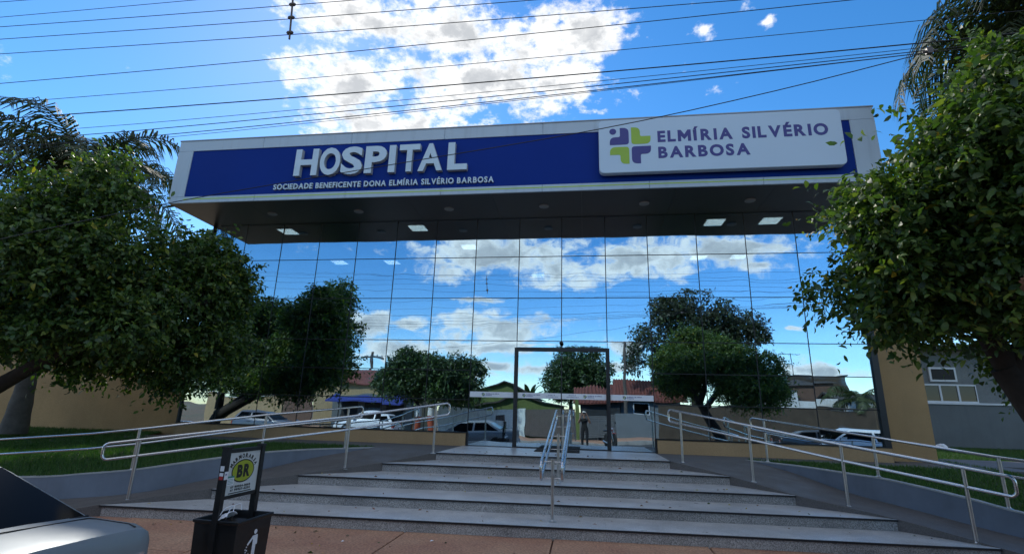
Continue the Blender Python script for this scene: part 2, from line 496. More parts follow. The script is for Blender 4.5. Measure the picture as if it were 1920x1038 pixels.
class MB:
    """collects simple shapes for ONE mesh object"""

    def __init__(self):
        self.v, self.f, self.mi, self.mats = [], [], [], []
        self.cur = 0

    def use(self, m):
        if m not in self.mats:
            self.mats.append(m)
        self.cur = self.mats.index(m)
        return self

    def add(self, vs, fs):
        b = len(self.v)
        self.v += [tuple(x) for x in vs]
        self.f += [tuple(i + b for i in f) for f in fs]
        self.mi += [self.cur] * len(fs)
        return self

    def box(self, x0, x1, y0, y1, z0, z1, ch=0.0):
        if ch <= 0:
            vs = [(x, y, z) for z in (z0, z1) for y in (y0, y1) for x in (x0, x1)]
            return self.add(vs, [(0, 2, 3, 1), (4, 5, 7, 6), (0, 1, 5, 4), (2, 6, 7, 3), (0, 4, 6, 2), (1, 3, 7, 5)])
        # chamfered vertical edges and top
        c = ch
        ring = [(x0 + c, y0), (x1 - c, y0), (x1, y0 + c), (x1, y1 - c), (x1 - c, y1), (x0 + c, y1), (x0, y1 - c), (x0, y0 + c)]
        xm, ym = (x0 + x1) / 2, (y0 + y1) / 2
        top = [(x + (c if x < xm else -c), y + (c if y < ym else -c)) for x, y in ring]
        vs = [(x, y, z0) for x, y in ring] + [(x, y, z1 - c) for x, y in ring] + [(x, y, z1) for x, y in top]
        fs = [tuple(range(7, -1, -1)), tuple(range(16, 24))]
        for k in range(8):
            n = (k + 1) % 8
            fs += [(k, n, n + 8, k + 8), (k + 8, n + 8, n + 16, k + 16)]
        return self.add(vs, fs)

    def prism(self, poly, a, b, axis='z'):
        """polygon extruded between a and b; axis z: (x,y) poly, y: (x,z) poly, x: (y,z) poly"""
        n = len(poly)

        def P(p, h):
            return {'z': (p[0], p[1], h), 'y': (p[0], h, p[1]), 'x': (h, p[0], p[1])}[axis]
        vs = [P(p, a) for p in poly] + [P(p, b) for p in poly]
        fs = [tuple(range(n)), tuple(range(2 * n - 1, n - 1, -1))]
        fs += [(i, i + n, (i + 1) % n + n, (i + 1) % n) for i in range(n)]
        return self.add(vs, fs)

    def tube(self, pts, r, n=10, cap=True):
        pts = [Vector(p) for p in pts]
        rs = r if isinstance(r, (list, tuple)) else [r] * len(pts)
        vs, fs = [], []
        up = None
        for i, p in enumerate(pts):
            t = (pts[min(i + 1, len(pts) - 1)] - pts[max(i - 1, 0)]).normalized()
            if up is None:
                up = Vector((0, 0, 1)) if abs(t.z) < 0.9 else Vector((1, 0, 0))
            s = t.cross(up).normalized()
            up = s.cross(t).normalized()
            for k in range(n):
                a = 2 * math.pi * k / n
                vs.append(p + (s * math.cos(a) + up * math.sin(a)) * rs[i])
        for i in range(len(pts) - 1):
            for k in range(n):
                k2 = (k + 1) % n
                fs.append((i * n + k, i * n + k2, (i + 1) * n + k2, (i + 1) * n + k))
        if cap:
            fs.append(tuple(range(n - 1, -1, -1)))
            fs.append(tuple((len(pts) - 1) * n + k for k in range(n)))
        return self.add(vs, fs)

    def lathe(self, prof, c=(0, 0, 0), n=16, axis='z'):
        vs, fs = [], []
        for (r, h) in prof:
            for k in range(n):
                a = 2 * math.pi * k / n
                x, y = r * math.cos(a), r * math.sin(a)
                v = {'z': (x, y, h), 'y': (x, h, y), 'x': (h, x, y)}[axis]
                vs.append((v[0] + c[0], v[1] + c[1], v[2] + c[2]))
        for i in range(len(prof) - 1):
            for k in range(n):
                k2 = (k + 1) % n
                fs.append((i * n + k, i * n + k2, (i + 1) * n + k2, (i + 1) * n + k))
        fs.append(tuple(range(n - 1, -1, -1)))
        fs.append(tuple((len(prof) - 1) * n + k for k in range(n)))
        return self.add(vs, fs)

    def loft(self, rings, closed=True, cap=True):
        n = len(rings[0])
        vs = [p for r in rings for p in r]
        fs = []
        for i in range(len(rings) - 1):
            for k in range(n if closed else n - 1):
                k2 = (k + 1) % n
                fs.append((i * n + k, i * n + k2, (i + 1) * n + k2, (i + 1) * n + k))
        if cap:
            fs.append(tuple(range(n - 1, -1, -1)))
            fs.append(tuple((len(rings) - 1) * n + k for k in range(n)))
        return self.add(vs, fs)

    def mesh(self, name, m=None, smooth=None):
        me = bpy.data.meshes.new(name)
        me.from_pydata(self.v, [], self.f)
        bm = bmesh.new()
        bm.from_mesh(me)
        bmesh.ops.recalc_face_normals(bm, faces=bm.faces)
        bm.to_mesh(me)
        bm.free()
        if self.mats:
            for k in self.mats:
                me.materials.append(MATS[k])
            me.polygons.foreach_set('material_index', self.mi)
        elif m:
            me.materials.append(MATS[m])
        if smooth is not None:
            me.shade_smooth()
            me.set_sharp_from_angle(angle=R(smooth))
        me.update()
        return me

    def build(self, name, m=None, parent=None, smooth=None, local=False):
        return link(name, self.mesh(name, m, smooth), parent, local)


def bevel(o, wd, seg=2):
    b = o.modifiers.new('bevel', 'BEVEL')
    b.width = wd
    b.segments = seg
    b.limit_method = 'ANGLE'
    b.angle_limit = R(40)
    return o


def copy_tree(o, parent=None):
    c = o.copy()
    COL.objects.link(c)
    if parent is not None:
        c.parent = parent
    for ch in list(o.children):
        copy_tree(ch, c)
    return c


def catmull(pts, sub=6):
    P = [np.array(p, float) for p in pts]
    P = [2 * P[0] - P[1]] + P + [2 * P[-1] - P[-2]]
    out = []
    for i in range(1, len(P) - 2):
        for k in range(sub):
            t = k / sub
            a, b, c, d = P[i - 1], P[i], P[i + 1], P[i + 2]
            out.append(0.5 * ((2 * b) + (-a + c) * t + (2 * a - 5 * b + 4 * c - d) * t * t + (-a + 3 * b - 3 * c + d) * t ** 3))
    out.append(P[-2])
    return [tuple(p) for p in out]


def rpoly(pts, seg=6):
    """polygon with rounded corners: pts = (x, y, radius)"""
    out = []
    n = len(pts)
    for i, (x, y, r) in enumerate(pts):
        p = Vector((x, y))
        if r <= 0:
            out.append((x, y))
            continue
        a = (Vector(pts[i - 1][:2]) - p).normalized()
        b = (Vector(pts[(i + 1) % n][:2]) - p).normalized()
        s, e = p + a * r, p + b * r
        for k in range(seg + 1):
            t = k / seg
            q = (1 - t) ** 2 * s + 2 * t * (1 - t) * p + t * t * e
            out.append((q.x, q.y))
    return out


_glyph = {}


def glyph(ch, offset):
    """flat outline of one character as (verts2d, faces), from the built-in font"""
    key = (ch, offset)
    if ch == 'M' and key not in _glyph:      # drawn by hand: straight legs and a deep notch
        hv, _h = glyph('H', offset)
        b, tp = min(v[1] for v in hv), max(v[1] for v in hv)
        h = tp - b
        k = 0.15 * h + 1.9 * offset
        W = 0.98 * h + offset
        P = [(0, 0), (k, 0), (k, h - 2.1 * k), (W / 2, h * 0.16), (W - k, h - 2.1 * k), (W - k, 0), (W, 0), (W, h), (W - k, h), (W / 2, h * 0.16 + 1.75 * k), (k, h), (0, h)]
        P = [(x, y + b) for x, y in P]
        _glyph[key] = (P, [(0, 1, 2, 11), (2, 10, 11), (2, 3, 9, 10), (3, 4, 8, 9), (4, 7, 8), (4, 5, 6, 7)])
    if key not in _glyph:
        cu = bpy.data.curves.new('glyph', 'FONT')
        cu.body = ch
        cu.size = 1
        cu.offset = offset
        cu.resolution_u = 4
        cu.fill_mode = 'FRONT'
        o = bpy.data.objects.new('glyph', cu)
        COL.objects.link(o)
        dg = bpy.context.evaluated_depsgraph_get()
        me = bpy.data.meshes.new_from_object(o.evaluated_get(dg))
        vs = [(v.co.x, v.co.y) for v in me.vertices]
        fs = [tuple(p.vertices) for p in me.polygons]
        bpy.data.objects.remove(o)
        bpy.data.curves.remove(cu)
        bpy.data.meshes.remove(me)
        _glyph[key] = (vs, fs)
    return _glyph[key]


def glyph_mesh(name, ch, offset, x0, x1, z0, z1, yf, yb, mfront, mside):
    """one letter fitted to a box in the XZ plane, its face at yf (towards -Y) and its back at yb"""
    vs, fs = glyph(ch, offset)
    if not vs:
        return None
    xs = [v[0] for v in vs]
    ys = [v[1] for v in vs]
    ax, bx, ay, by = min(xs), max(xs), min(ys), max(ys)
    sx = (x1 - x0) / max(bx - ax, 1e-6)
    sz = (z1 - z0) / max(by - ay, 1e-6)
    P = [(x0 + (x - ax) * sx, z0 + (y - ay) * sz) for x, y in vs]
    bm = bmesh.new()
    bv = [bm.verts.new((p[0], yf, p[1])) for p in P]
    for f in fs:
        try:
            bm.faces.new([bv[i] for i in f])
        except ValueError:
            pass
    bmesh.ops.remove_doubles(bm, verts=bm.verts, dist=1e-5)
    bmesh.ops.recalc_face_normals(bm, faces=bm.faces)
    for f in bm.faces:
        if f.normal.y > 0:
            f.normal_flip()
    front = list(bm.faces)
    if abs(yb - yf) > 1e-6:
        ed = [e for e in bm.edges if e.is_boundary]
        r = bmesh.ops.extrude_edge_only(bm, edges=ed)
        for v in [g for g in r['geom'] if isinstance(g, bmesh.types.BMVert)]:
            v.co.y = yb
    fset = set(front)
    for f in bm.faces:
        f.material_index = 0 if f in fset else 1
    me = bpy.data.meshes.new(name)
    bm.to_mesh(me)
    bm.free()
    me.materials.append(MATS[mfront])
    me.materials.append(MATS[mside])
    return me


def write(text, x0, x1, z0, z1, yf, yb, mfront, mside, parent, offset=0.02, gap=0.14, space=0.42, name='letter', ref='H'):
    """a line of capital letters, each its own object, filling x0..x1 at cap height z0..z1"""
    vs, _ = glyph(ref, offset)
    capb, capt = min(v[1] for v in vs), max(v[1] for v in vs)
    H = capt - capb
    pen = 0
    items = []
    for ch in text:
        if ch == ' ':
            pen += space
            continue
        g, _f = glyph(ch, offset)
        ax, bx = min(v[0] for v in g), max(v[0] for v in g)
        ay, by = min(v[1] for v in g), max(v[1] for v in g)
        items.append((ch, pen, pen + bx - ax, ay - capb, by - capb))
        pen += bx - ax + gap
    W = pen - gap
    sx = (x1 - x0) / W
    sz = (z1 - z0) / H
    for ch, a, b, c, d in items:
        me = glyph_mesh(name, ch, offset, x0 + a * sx, x0 + b * sx, z0 + c * sz, z0 + d * sz, yf, yb, mfront, mside)
        link(name, me, parent)

# ================================================================== the setting
def sheet(name, x0, x1, y0, y1, z, m):
    o = MB().add([(x0, y0, z), (x1, y0, z), (x1, y1, z), (x0, y1, z)], [(0, 1, 2, 3)]).build(name, m)
    return tag(o, kind='structure')


sheet('ground', -900, 900, -900, 900, -0.32, 'earth')

# road with camber, kerbs and both pavements
prof = [(-9.40, -0.17), (-11.0, -0.11), (-12.6, -0.07), (-14.5, -0.05), (-16.5, -0.08), (-18.2, -0.12), (-19.6, -0.17)]
mb = MB()
for i in range(len(prof) - 1):
    (ya, za), (yb, zb) = prof[i], prof[i + 1]
    mb.add([(-120, ya, za), (120, ya, za), (120, yb, zb), (-120, yb, zb)], [(0, 1, 2, 3)])
mb.add([(-120, -9.40, -0.30), (120, -9.40, -0.30), (120, -19.6, -0.30), (-120, -19.6, -0.30)], [(0, 1, 2, 3)])
tag(mb.build('road', 'asphalt'), kind='structure')

kerb = tag(empty('kerb', (0, -9.3, -0.2)), kind='structure')
kme = MB().box(-0.495, 0.495, -0.07, 0.07, -0.12, 0.205, 0.012).mesh('kerb_stone', 'kerb_concrete')
for i in range(-16, 17):
    k = link('kerb_stone', kme, kerb, local=True)
    k.location = (i * 1.0, 0, 0)
far_kerb = tag(empty('far_kerb', (0, -19.7, -0.2)), kind='structure')
for i in range(-24, 25):
    k = link('kerb_stone', kme, far_kerb, local=True)
    k.location = (i * 1.0, 0, 0)

pav = tag(MB().box(-60, 60, -9.228, 4.0, -0.30, -0.025).build('pavement', 'pavement_joint'), kind='structure')
sl = MB().box(-0.99, 0.99, -0.815, 0.815, -0.05, 0.0, 0.006).mesh('paving_slab', 'pavement_red')
for ix in range(-9, 10):
    for iy in range(3):
        s = link('paving_slab', sl, pav, local=True)
        s.location = (ix * 2.0 + 0.35, -8.41 + iy * 1.64, random.uniform(-0.003, 0.002))
far = tag(MB().box(-60, 60, -24.2, -19.77, -0.30, -0.03).build('far_pavement', 'earth'), kind='structure')
far.data.materials.clear()
far.data.materials.append(MATS['pavement_red'])

# ------------------------------------------------------------------ entrance stairs: five granite steps
SL = 0.055                                      # the flight stands a little askew to the facade
NY = [-5.95, -5.15, -4.28, -3.30, -2.35]        # nosing at x = 1.2
XL = [-5.15, -4.07, -3.16, -2.06, -1.30]
XR = [6.85, 6.12, 5.10, 4.36, 3.47]
stairs = tag(empty('entrance_stairs', (1.2, -4, 0)), kind='structure')


def nose(k, x):
    return NY[k] + SL * (x - 1.2)


for k in range(5):
    z1, z0 = 0.15 * (k + 1), 0.15 * k
    xl, xr = XL[k], XR[k]
    yb = lambda x: (nose(k + 1, x) + 0.06) if k < 4 else -0.02
    q = [(xl, nose(k, xl)), (xr, nose(k, xr)), (xr, yb(xr)), (xl, yb(xl))]
    st = MB().prism([(x, y + (0.022 if i < 2 else 0)) for i, (x, y) in enumerate(q)], -0.06 if k == 0 else z0 - 0.13, z1 - 0.026, 'z').build('step', 'granite_riser', stairs)
    # polished tread in slabs, a dark line under the nosing
    n = max(2, int(round((xr - xl) / 2.4)))
    for i in range(n):
        a = xl + (xr - xl) * i / n + (0.0015 if i else 0)
        b = xl + (xr - xl) * (i + 1) / n - (0.0015 if i < n - 1 else 0)
        dz = random.uniform(-0.0012, 0.0012)
        t = MB().prism([(a, nose(k, a) + 0.0505), (b, nose(k, b) + 0.0505), (b, yb(b) - 0.001), (a, yb(a) - 0.001)], z1 - 0.012, z1 + dz, 'z').build('tread_slab', 'granite_tread', st)
    MB().prism([(xl, nose(k, xl) + 0.006), (xr, nose(k, xr) + 0.006), (xr, nose(k, xr) + 0.0502), (xl, nose(k, xl) + 0.0502)], z1 - 0.0023, z1 + 0.0004, 'z').build('nosing_slab', 'granite_tread', st)
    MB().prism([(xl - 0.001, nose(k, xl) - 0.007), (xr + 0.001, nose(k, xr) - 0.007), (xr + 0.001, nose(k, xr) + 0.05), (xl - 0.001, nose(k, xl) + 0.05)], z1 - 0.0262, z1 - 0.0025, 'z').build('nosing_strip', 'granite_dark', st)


# ------------------------------------------------------------------ ramps, retaining walls, lawns, paths
def strip_surface(name, inner, outer, bottom, m, parent=None, sub=5):
    A, B = catmull(inner, sub), catmull(outer, sub)
    n = len(A)
    mb = MB()
    vs, fs = [], []
    K = 4
    for i in range(n):
        for k in range(K + 1):
            t = k / K
            vs.append(tuple(A[i][c] * (1 - t) + B[i][c] * t for c in range(3)))
    for i in range(n - 1):
        for k in range(K):
            a = i * (K + 1) + k
            fs.append((a, a + 1, a + K + 2, a + K + 1))
    mb.add(vs, fs)
    # skirt
    for line in (A, B):
        vs = [p for q in line for p in (q, (q[0], q[1], bottom))]
        mb.add(vs, [(2 * i, 2 * i + 1, 2 * i + 3, 2 * i + 2) for i in range(n - 1)])
    for e in (0, -1):
        mb.add([A[e], B[e], (B[e][0], B[e][1], bottom), (A[e][0], A[e][1], bottom)], [(0, 1, 2, 3)])
    return mb.build(name, m, parent)


LIN = [(-1.28, -2.42, 0.752), (-2.06, -3.44, 0.604), (-3.16, -4.50, 0.454), (-4.07, -5.40, 0.304), (-5.12, -6.27, 0.154), (-6.0, -7.15, 0.004)]
LOUT = [(-3.0, -1.75, 0.748), (-3.72, -2.75, 0.60), (-4.25, -3.86, 0.43), (-4.85, -4.70, 0.30), (-5.55, -5.35, 0.15), (-7.2, -5.75, 0.004)]
tag(strip_surface('left_ramp', LIN, LOUT, -0.05, 'ramp_stone'), kind='structure')
RIN = [(3.46, -2.20, 0.752), (4.36, -3.10, 0.604), (5.10, -4.04, 0.454), (6.12, -4.86, 0.304), (6.86, -5.62, 0.154), (7.6, -6.5, 0.004)]
ROUT = [(5.30, -1.10, 0.748), (5.86, -2.10, 0.60), (6.28, -3.20, 0.43), (6.93, -4.01, 0.30), (7.67, -4.80, 0.15), (8.9, -5.6, 0.004)]
tag(strip_surface('right_ramp', RIN, ROUT, -0.05, 'ramp_stone'), kind='structure')


def path_slab(name, x0, x1, y0, y1, z):
    return tag(MB().box(x0, x1, y0, y1, -0.05, z).build(name, 'path_grey'), kind='structure')


tag(MB().prism([(-9.7, -1.45), (-3.0, -1.72), (-1.30, -2.40), (-1.30, -0.03), (-9.7, -0.03)], -0.05, 0.744).build('left_path', 'path_grey'), kind='structure')
tag(MB().prism([(3.475, -2.20), (5.30, -1.07), (10.9, -1.30), (10.9, -0.03), (3.475, -0.03)], -0.05, 0.744).build('right_path', 'path_grey'), kind='structure')
path_slab('side_path', 8.95, 14.0, -0.02, 2.2, 0.742)

WL = [(-2.95, -1.74, 0.752), (-3.32, -2.28, 0.752), (-3.80, -2.92, 0.752), (-4.28, -3.86, 0.735), (-4.80, -4.63, 0.655), (-5.12, -4.98, 0.60), (-5.60, -5.36, 0.52), (-6.30, -5.56, 0.45), (-7.4, -5.64, 0.36), (-10.5, -5.66, 0.28), (-22, -5.66, 0.26)]
WR = [(5.25, -1.06, 0.752), (5.60, -1.60, 0.752), (5.93, -2.15, 0.752), (6.32, -3.20, 0.745), (6.60, -3.62, 0.73), (6.95, -4.03, 0.665), (7.30, -4.45, 0.585), (7.72, -4.86, 0.475), (8.3, -5.20, 0.42), (10, -5.45, 0.38), (24, -5.5, 0.36)]


def wall_line(name, line, side, label):
    P = catmull(line, 5)
    t = empty(name, (P[12][0], P[12][1], 0))
    th = 0.13
    face, capm = MB(), MB()
    rings, crings = [], []
    for i, p in enumerate(P):
        a = Vector(P[max(i - 1, 0)][:2])
        b = Vector(P[min(i + 1, len(P) - 1)][:2])
        d = (b - a).normalized()
        nrm = Vector((-d.y, d.x)) * side
        x, y, z = p
        z = max(z, 0.1)
        o = Vector((x, y)) + nrm * th
        rings.append([(x, y, -0.06), (x, y, z - 0.02), (o.x, o.y, z - 0.02), (o.x, o.y, -0.06)])
        u = Vector((x, y)) - nrm * 0.006
        v = o + nrm * 0.006
        crings.append([(u.x, u.y, z - 0.0195), (u.x, u.y, z), (v.x, v.y, z), (v.x, v.y, z - 0.0195)])
    face.loft(rings).build('wall_body', 'wall_blue_grey', t)
    capm.loft(crings).build('wall_coping', 'wall_cap', t)
    tag(t, label, 'wall')
    return P


PL = wall_line('retaining_wall', WL, -1, 'curved blue-grey retaining wall holding the lawn beside the left ramp')
PR = wall_line('retaining_wall', WR, 1, 'curved blue-grey retaining wall holding the lawn beside the right ramp')


def lawn(name, front, back, label, nb):
    A, B = front, back
    n, K = len(A), 10
    vs, fs = [], []
    for i in range(n):
        for k in range(K + 1):
            t = k / K
            vs.append((A[i][0] * (1 - t) + B[i][0] * t, A[i][1] * (1 - t) + B[i][1] * t,
                       (A[i][2] - 0.03) * (1 - t) + B[i][2] * t + 0.015 * math.sin(3 * i + 2 * k) * (0 < k < K)))
    for i in range(n - 1):
        for k in range(K):
            a = i * (K + 1) + k
            fs.append((a, a + 1, a + K + 2, a + K + 1))
    tag(MB().add(vs, fs).build(name, 'lawn_soil'), kind='structure')
    # blades of grass
    V = np.array(vs)
    area = []
    for f in fs:
        p = V[list(f)]
        area.append(np.linalg.norm(np.cross(p[1] - p[0], p[3] - p[0])))
    area = np.array(area)
    ctr = np.array([V[list(f)].mean(0) for f in fs])
    wgt = area * np.exp(-np.maximum(0, np.abs(ctr[:, 0]) - 11) * 0.15)
    pick = RNG.choice(len(fs), nb, p=wgt / wgt.sum())
    u, v = RNG.random(nb), RNG.random(nb)
    F = np.array(fs)[pick]
    P = (V[F[:, 0]] * ((1 - u) * (1 - v))[:, None] + V[F[:, 1]] * (u * (1 - v))[:, None] + V[F[:, 2]] * (u * v)[:, None] + V[F[:, 3]] * ((1 - u) * v)[:, None])
    ang = RNG.random(nb) * 6.283
    hgt = 0.035 + RNG.random(nb) * 0.05
    wd = 0.005 + RNG.random(nb) * 0.005
    dx, dy = np.cos(ang) * wd, np.sin(ang) * wd
    lean = RNG.normal(0, 0.022, (nb, 2))
    T = np.empty((nb, 3, 3))
    T[:, 0] = P - np.stack([dx, dy, 0 * dx + 0.004], 1)
    T[:, 1] = P + np.stack([dx, dy, 0 * dx - 0.004], 1)
    T[:, 2] = P + np.stack([lean[:, 0], lean[:, 1], hgt], 1)
    me = bpy.data.meshes.new('grass')
    me.vertices.add(nb * 3)
    me.vertices.foreach_set('co', T.reshape(-1))
    me.loops.add(nb * 3)
    me.loops.foreach_set('vertex_index', np.arange(nb * 3, dtype=np.int32))
    me.polygons.add(nb)
    me.polygons.foreach_set('loop_start', np.arange(0, nb * 3, 3, dtype=np.int32))
    me.update()
    me.materials.append(MATS['grass_blade'])
    tag(link('grass', me), label, 'grass', kind='stuff')


def back_line(P, f):
    return [f(p) for p in P]


lawn('left_lawn', [(p[0] - 0.10, p[1] + 0.07, p[2]) for p in PL],
     back_line(PL, lambda p: (p[0] if p[0] < -9.7 else p[0], (-1.46 - 0.04 * (9.7 + p[0])) if p[0] > -9.7 else 0.62, 0.742)),
     'mown green lawn between the left ramp and the beige wall', 90000)
lawn('right_lawn', [(p[0] + 0.10, p[1] + 0.07, p[2]) for p in PR],
     back_line(PR, lambda p: (p[0], (-1.10 - 0.04 * (p[0] - 5.3)) if p[0] < 10.9 else 10.0, 0.742)),
     'mown green lawn between the right ramp and the grey building', 120000)


# ------------------------------------------------------------------ stainless steel handrails
def end_cap(p, d, drop, r=0.07, n=5):
    """rounded end going from the upper rail down to the lower rail, along direction d"""
    d = Vector((d[0], d[1], 0)).normalized()
    P = Vector(p)
    out = []
    for k in range(n + 1):
        a = math.pi / 2 * k / n
        out.append(P + d * (r * math.sin(a)) + Vector((0, 0, -r * (1 - math.cos(a)))))
    Q = P + Vector((0, 0, -drop))
    for k in range(n + 1):
        a = math.pi / 2 * k / n
        out.append(Q + d * (r * math.cos(a)) + Vector((0, 0, r * (1 - math.sin(a)))))
    return out


def handrail(label, posts, path, drop, loops=(True, True), rr=0.021, group='stainless steel handrails at the entrance'):
    """posts: (x, y, z base, z top); path: upper rail points"""
    t = empty('handrail', (posts[0][0], posts[0][1], posts[0][2]))
    path = [Vector(p) for p in path]
    pts = list(path)
    low = [p - Vector((0, 0, drop)) for p in path]
    if loops[1]:
        pts = pts[:-1] + end_cap(path[-1], path[-1] - path[-2], drop)
    else:
        pts = pts
    up_only = not loops[1]
    if up_only:
        MB().tube([tuple(p) for p in path], rr, 12).build('upper_rail', 'steel', t, smooth=50)
        seq = low[::-1]
        if loops[0]:
            seq = low[::-1][:-1] + end_cap(path[0], path[0] - path[1], drop)[::-1][:-1] + [path[0] + (path[1] - path[0]) * 0.001]
        MB().tube([tuple(p) for p in seq], rr, 12).build('lower_rail', 'steel', t, smooth=50)
    else:
        seq = pts + low[::-1][1:]
        if loops[0]:
            e = end_cap(path[0], path[0] - path[1], drop)
            seq = [path[0]] + seq[1:-1] + e[::-1]
        MB().tube([tuple(p) for p in seq], rr, 12).build('rail', 'steel', t, smooth=50)
    for (x, y, zb, zt) in posts:
        p = MB().tube([(x, y, zb), (x, y, zt - 0.012)], 0.0235, 12).build('post', 'steel_dull', t, smooth=50)
        MB().lathe([(0.055, zb), (0.055, zb + 0.006), (0.03, zb + 0.016), (0.025, zb + 0.03)], (x, y, 0), 14).build('flange', 'steel_dull', p, smooth=40)
    return tag(t, label, 'handrail', group)


# inner rail on the left, along the ends of the steps
a, b, c = Vector((-5.04, -5.95, 1.03)), Vector((-2.60, -3.92, 1.44)), Vector((-1.27, -2.78, 1.71))
d0, d1 = (a - b).normalized(), (c - b).normalized()
handrail('steel handrail along the left end of the steps, nearest the litter bin',
         [(-5.04, -5.95, 0.152, 1.03), (-2.60, -3.92, 0.51, 1.44), (-1.27, -2.80, 0.75, 1.71)],
         [a + d0 * 0.36, a, b, c, c + d1 * 0.24], 0.235)
# outer rail on the left, on the retaining wall
a, b, c = Vector((-5.62, -5.30, 1.16)), Vector((-4.36, -3.84, 1.42)), Vector((-3.40, -2.28, 1.60))
handrail('steel handrail standing on the left retaining wall beside the lawn',
         [(-5.66, -5.33, 0.50, 1.16), (-4.36, -3.84, 0.72, 1.42), (-3.42, -2.28, 0.75, 1.60), (-8.2, -5.58, 0.33, 0.90), (-11.6, -5.60, 0.26, 0.86)],
         [(-14.5, -5.60, 0.84), (-11.6, -5.60, 0.86), (-8.2, -5.58, 0.90), (-6.4, -5.48, 1.06), a, b, c, c + (c - b).normalized() * 0.28], 0.24, loops=(True, True))
# inner rail on the right
a, b, b2, c = Vector((6.72, -5.43, 1.065)), Vector((5.73, -4.37, 1.262)), Vector((4.69, -3.36, 1.495)), Vector((3.72, -2.20, 1.71))
handrail('steel handrail with four posts along the right end of the steps',
         [(6.72, -5.43, 0.152, 1.065), (5.73, -4.37, 0.36, 1.262), (4.69, -3.36, 0.545, 1.495), (3.72, -2.20, 0.72, 1.71)],
         [a + (a - b).normalized() * 0.42, a, b, b2, c, c + (c - b2).normalized() * 0.24], 0.24)
# outer rail on the right
a, b, c = Vector((5.56, -1.42, 1.60)), Vector((6.62, -3.55, 1.375)), Vector((7.62, -4.68, 1.18))
handrail('steel handrail standing on the right retaining wall beside the lawn',
         [(5.58, -1.42, 0.75, 1.60), (6.62, -3.55, 0.735, 1.375), (7.66, -4.72, 0.49, 1.18), (10.5, -5.44, 0.38, 0.96), (13.5, -5.44, 0.37, 0.93)],
         [(16, -5.44, 0.92), (13.5, -5.44, 0.93), (10.5, -5.42, 0.96), (8.9, -5.20, 1.02), c, b, a, a + (a - b).normalized() * 0.28], 0.24)

# double rail in the middle of the flight
t = empty('handrail', (1.32, -5.63, 0.15))
tag(t, 'double steel handrail in the middle of the steps before the door', 'handrail', 'stainless steel handrails at the entrance')
zr = lambda y: 1.02 + (y + 5.5) * 0.178
for (y, zb) in ((-5.63, 0.15), (-4.02, 0.45), (-2.15, 0.75)):
    p = MB().tube([(1.32, y, zb), (1.32, y, zr(y) - 0.02)], 0.0235, 12).build('post', 'steel_dull', t, smooth=50)
    MB().lathe([(0.055, zb), (0.055, zb + 0.006), (0.03, zb + 0.016), (0.025, zb + 0.03)], (1.32, y, 0), 14).build('flange', 'steel_dull', p, smooth=40)
    for dz in (0.06, 0.28):
        MB().tube([(1.32 - 0.145, y, zr(y) - dz), (1.32 + 0.145, y, zr(y) - dz)], 0.006, 8).build('bracket', 'steel', p, smooth=50)
for s in (-1, 1):
    x = 1.32 + s * 0.145
    A, B = Vector((x, -5.86, zr(-5.86))), Vector((x, -1.85, zr(-1.85)))
    seq = [A, B][:1] + end_cap(B, (0, 1, 0), 0.23) + [A - Vector((0, 0, 0.23))] + end_cap(A, (0, -1, 0), 0.23)[::-1]
    MB().tube([tuple(p) for p in seq], 0.021, 12).build('rail', 'steel', t, smooth=50)

# doormat on the landing
bevel(tag(MB().box(0.62, 1.66, -1.12, -0.30, 0.752, 0.766).build('doormat', 'rubber_mat'), 'black rubber doormat on the landing before the glass door', 'doormat'), 0.004)

# ================================================================== the hospital
H = empty('hospital_building', (1.2, 0, 0.75))
tag(H, 'hospital with a mirror glass front under a deep white canopy with a blue sign', 'building')
GX0, GX1 = -9.5, 8.62
COLS = [GX0, -8.40] + [-7.2 + 1.2 * i for i in range(13)] + [8.40, GX1]
COLS = [-9.5, -8.4, -7.19, -5.98, -4.79, -3.59, -2.39, -1.21, 0.02, 1.2, 2.38, 3.5, 4.78, 6.02, 7.26, GX1]
ROWS = [1.08, 1.89, 2.65, 3.44, 4.61, 5.78, 6.925]

g = 0.007


def pane(x0, x1, z0, z1, parent=H, tilt=0.0030, y=0.0, name='glass_pane'):
    """one sheet of coated glass, set by hand: each a trace out of plane and faintly bowed"""
    n = 4
    a, b = random.uniform(-tilt, tilt), random.uniform(-tilt, tilt)
    bow = random.uniform(-0.0007, 0.0009)
    vs = []
    for th in (0.0, 0.010):
        for j in range(n + 1):
            for i in range(n + 1):
                u, v = i / n, j / n
                x = x0 + g + (x1 - x0 - 2 * g) * u
                z = z0 + g + (z1 - z0 - 2 * g) * v
                d = a * (x - (x0 + x1) / 2) + b * (z - (z0 + z1) / 2) + bow * 16 * u * (1 - u) * v * (1 - v)
                vs.append((x, y + d + th, z))
    m = (n + 1) ** 2
    fs = []
    for j in range(n):
        for i in range(n):
            k = j * (n + 1) + i
            fs += [(k, k + 1, k + n + 2, k + n + 1), (m + k, m + k + n + 1, m + k + n + 2, m + k + 1)]
    rim = [i for i in range(n + 1)] + [j * (n + 1) + n for j in range(1, n + 1)] + [n * (n + 1) + i for i in range(n - 1, -1, -1)] + [j * (n + 1) for j in range(n - 1, 0, -1)]
    for i in range(len(rim)):
        p, q = rim[i], rim[(i + 1) % len(rim)]
        fs.append((p, m + p, m + q, q))
    me = bpy.data.meshes.new(name)
    me.from_pydata(vs, [], fs)
    me.materials.append(MATS['facade_glass'])
    me.shade_smooth()
    me.set_sharp_from_angle(angle=R(30))
    return link(name, me, parent)


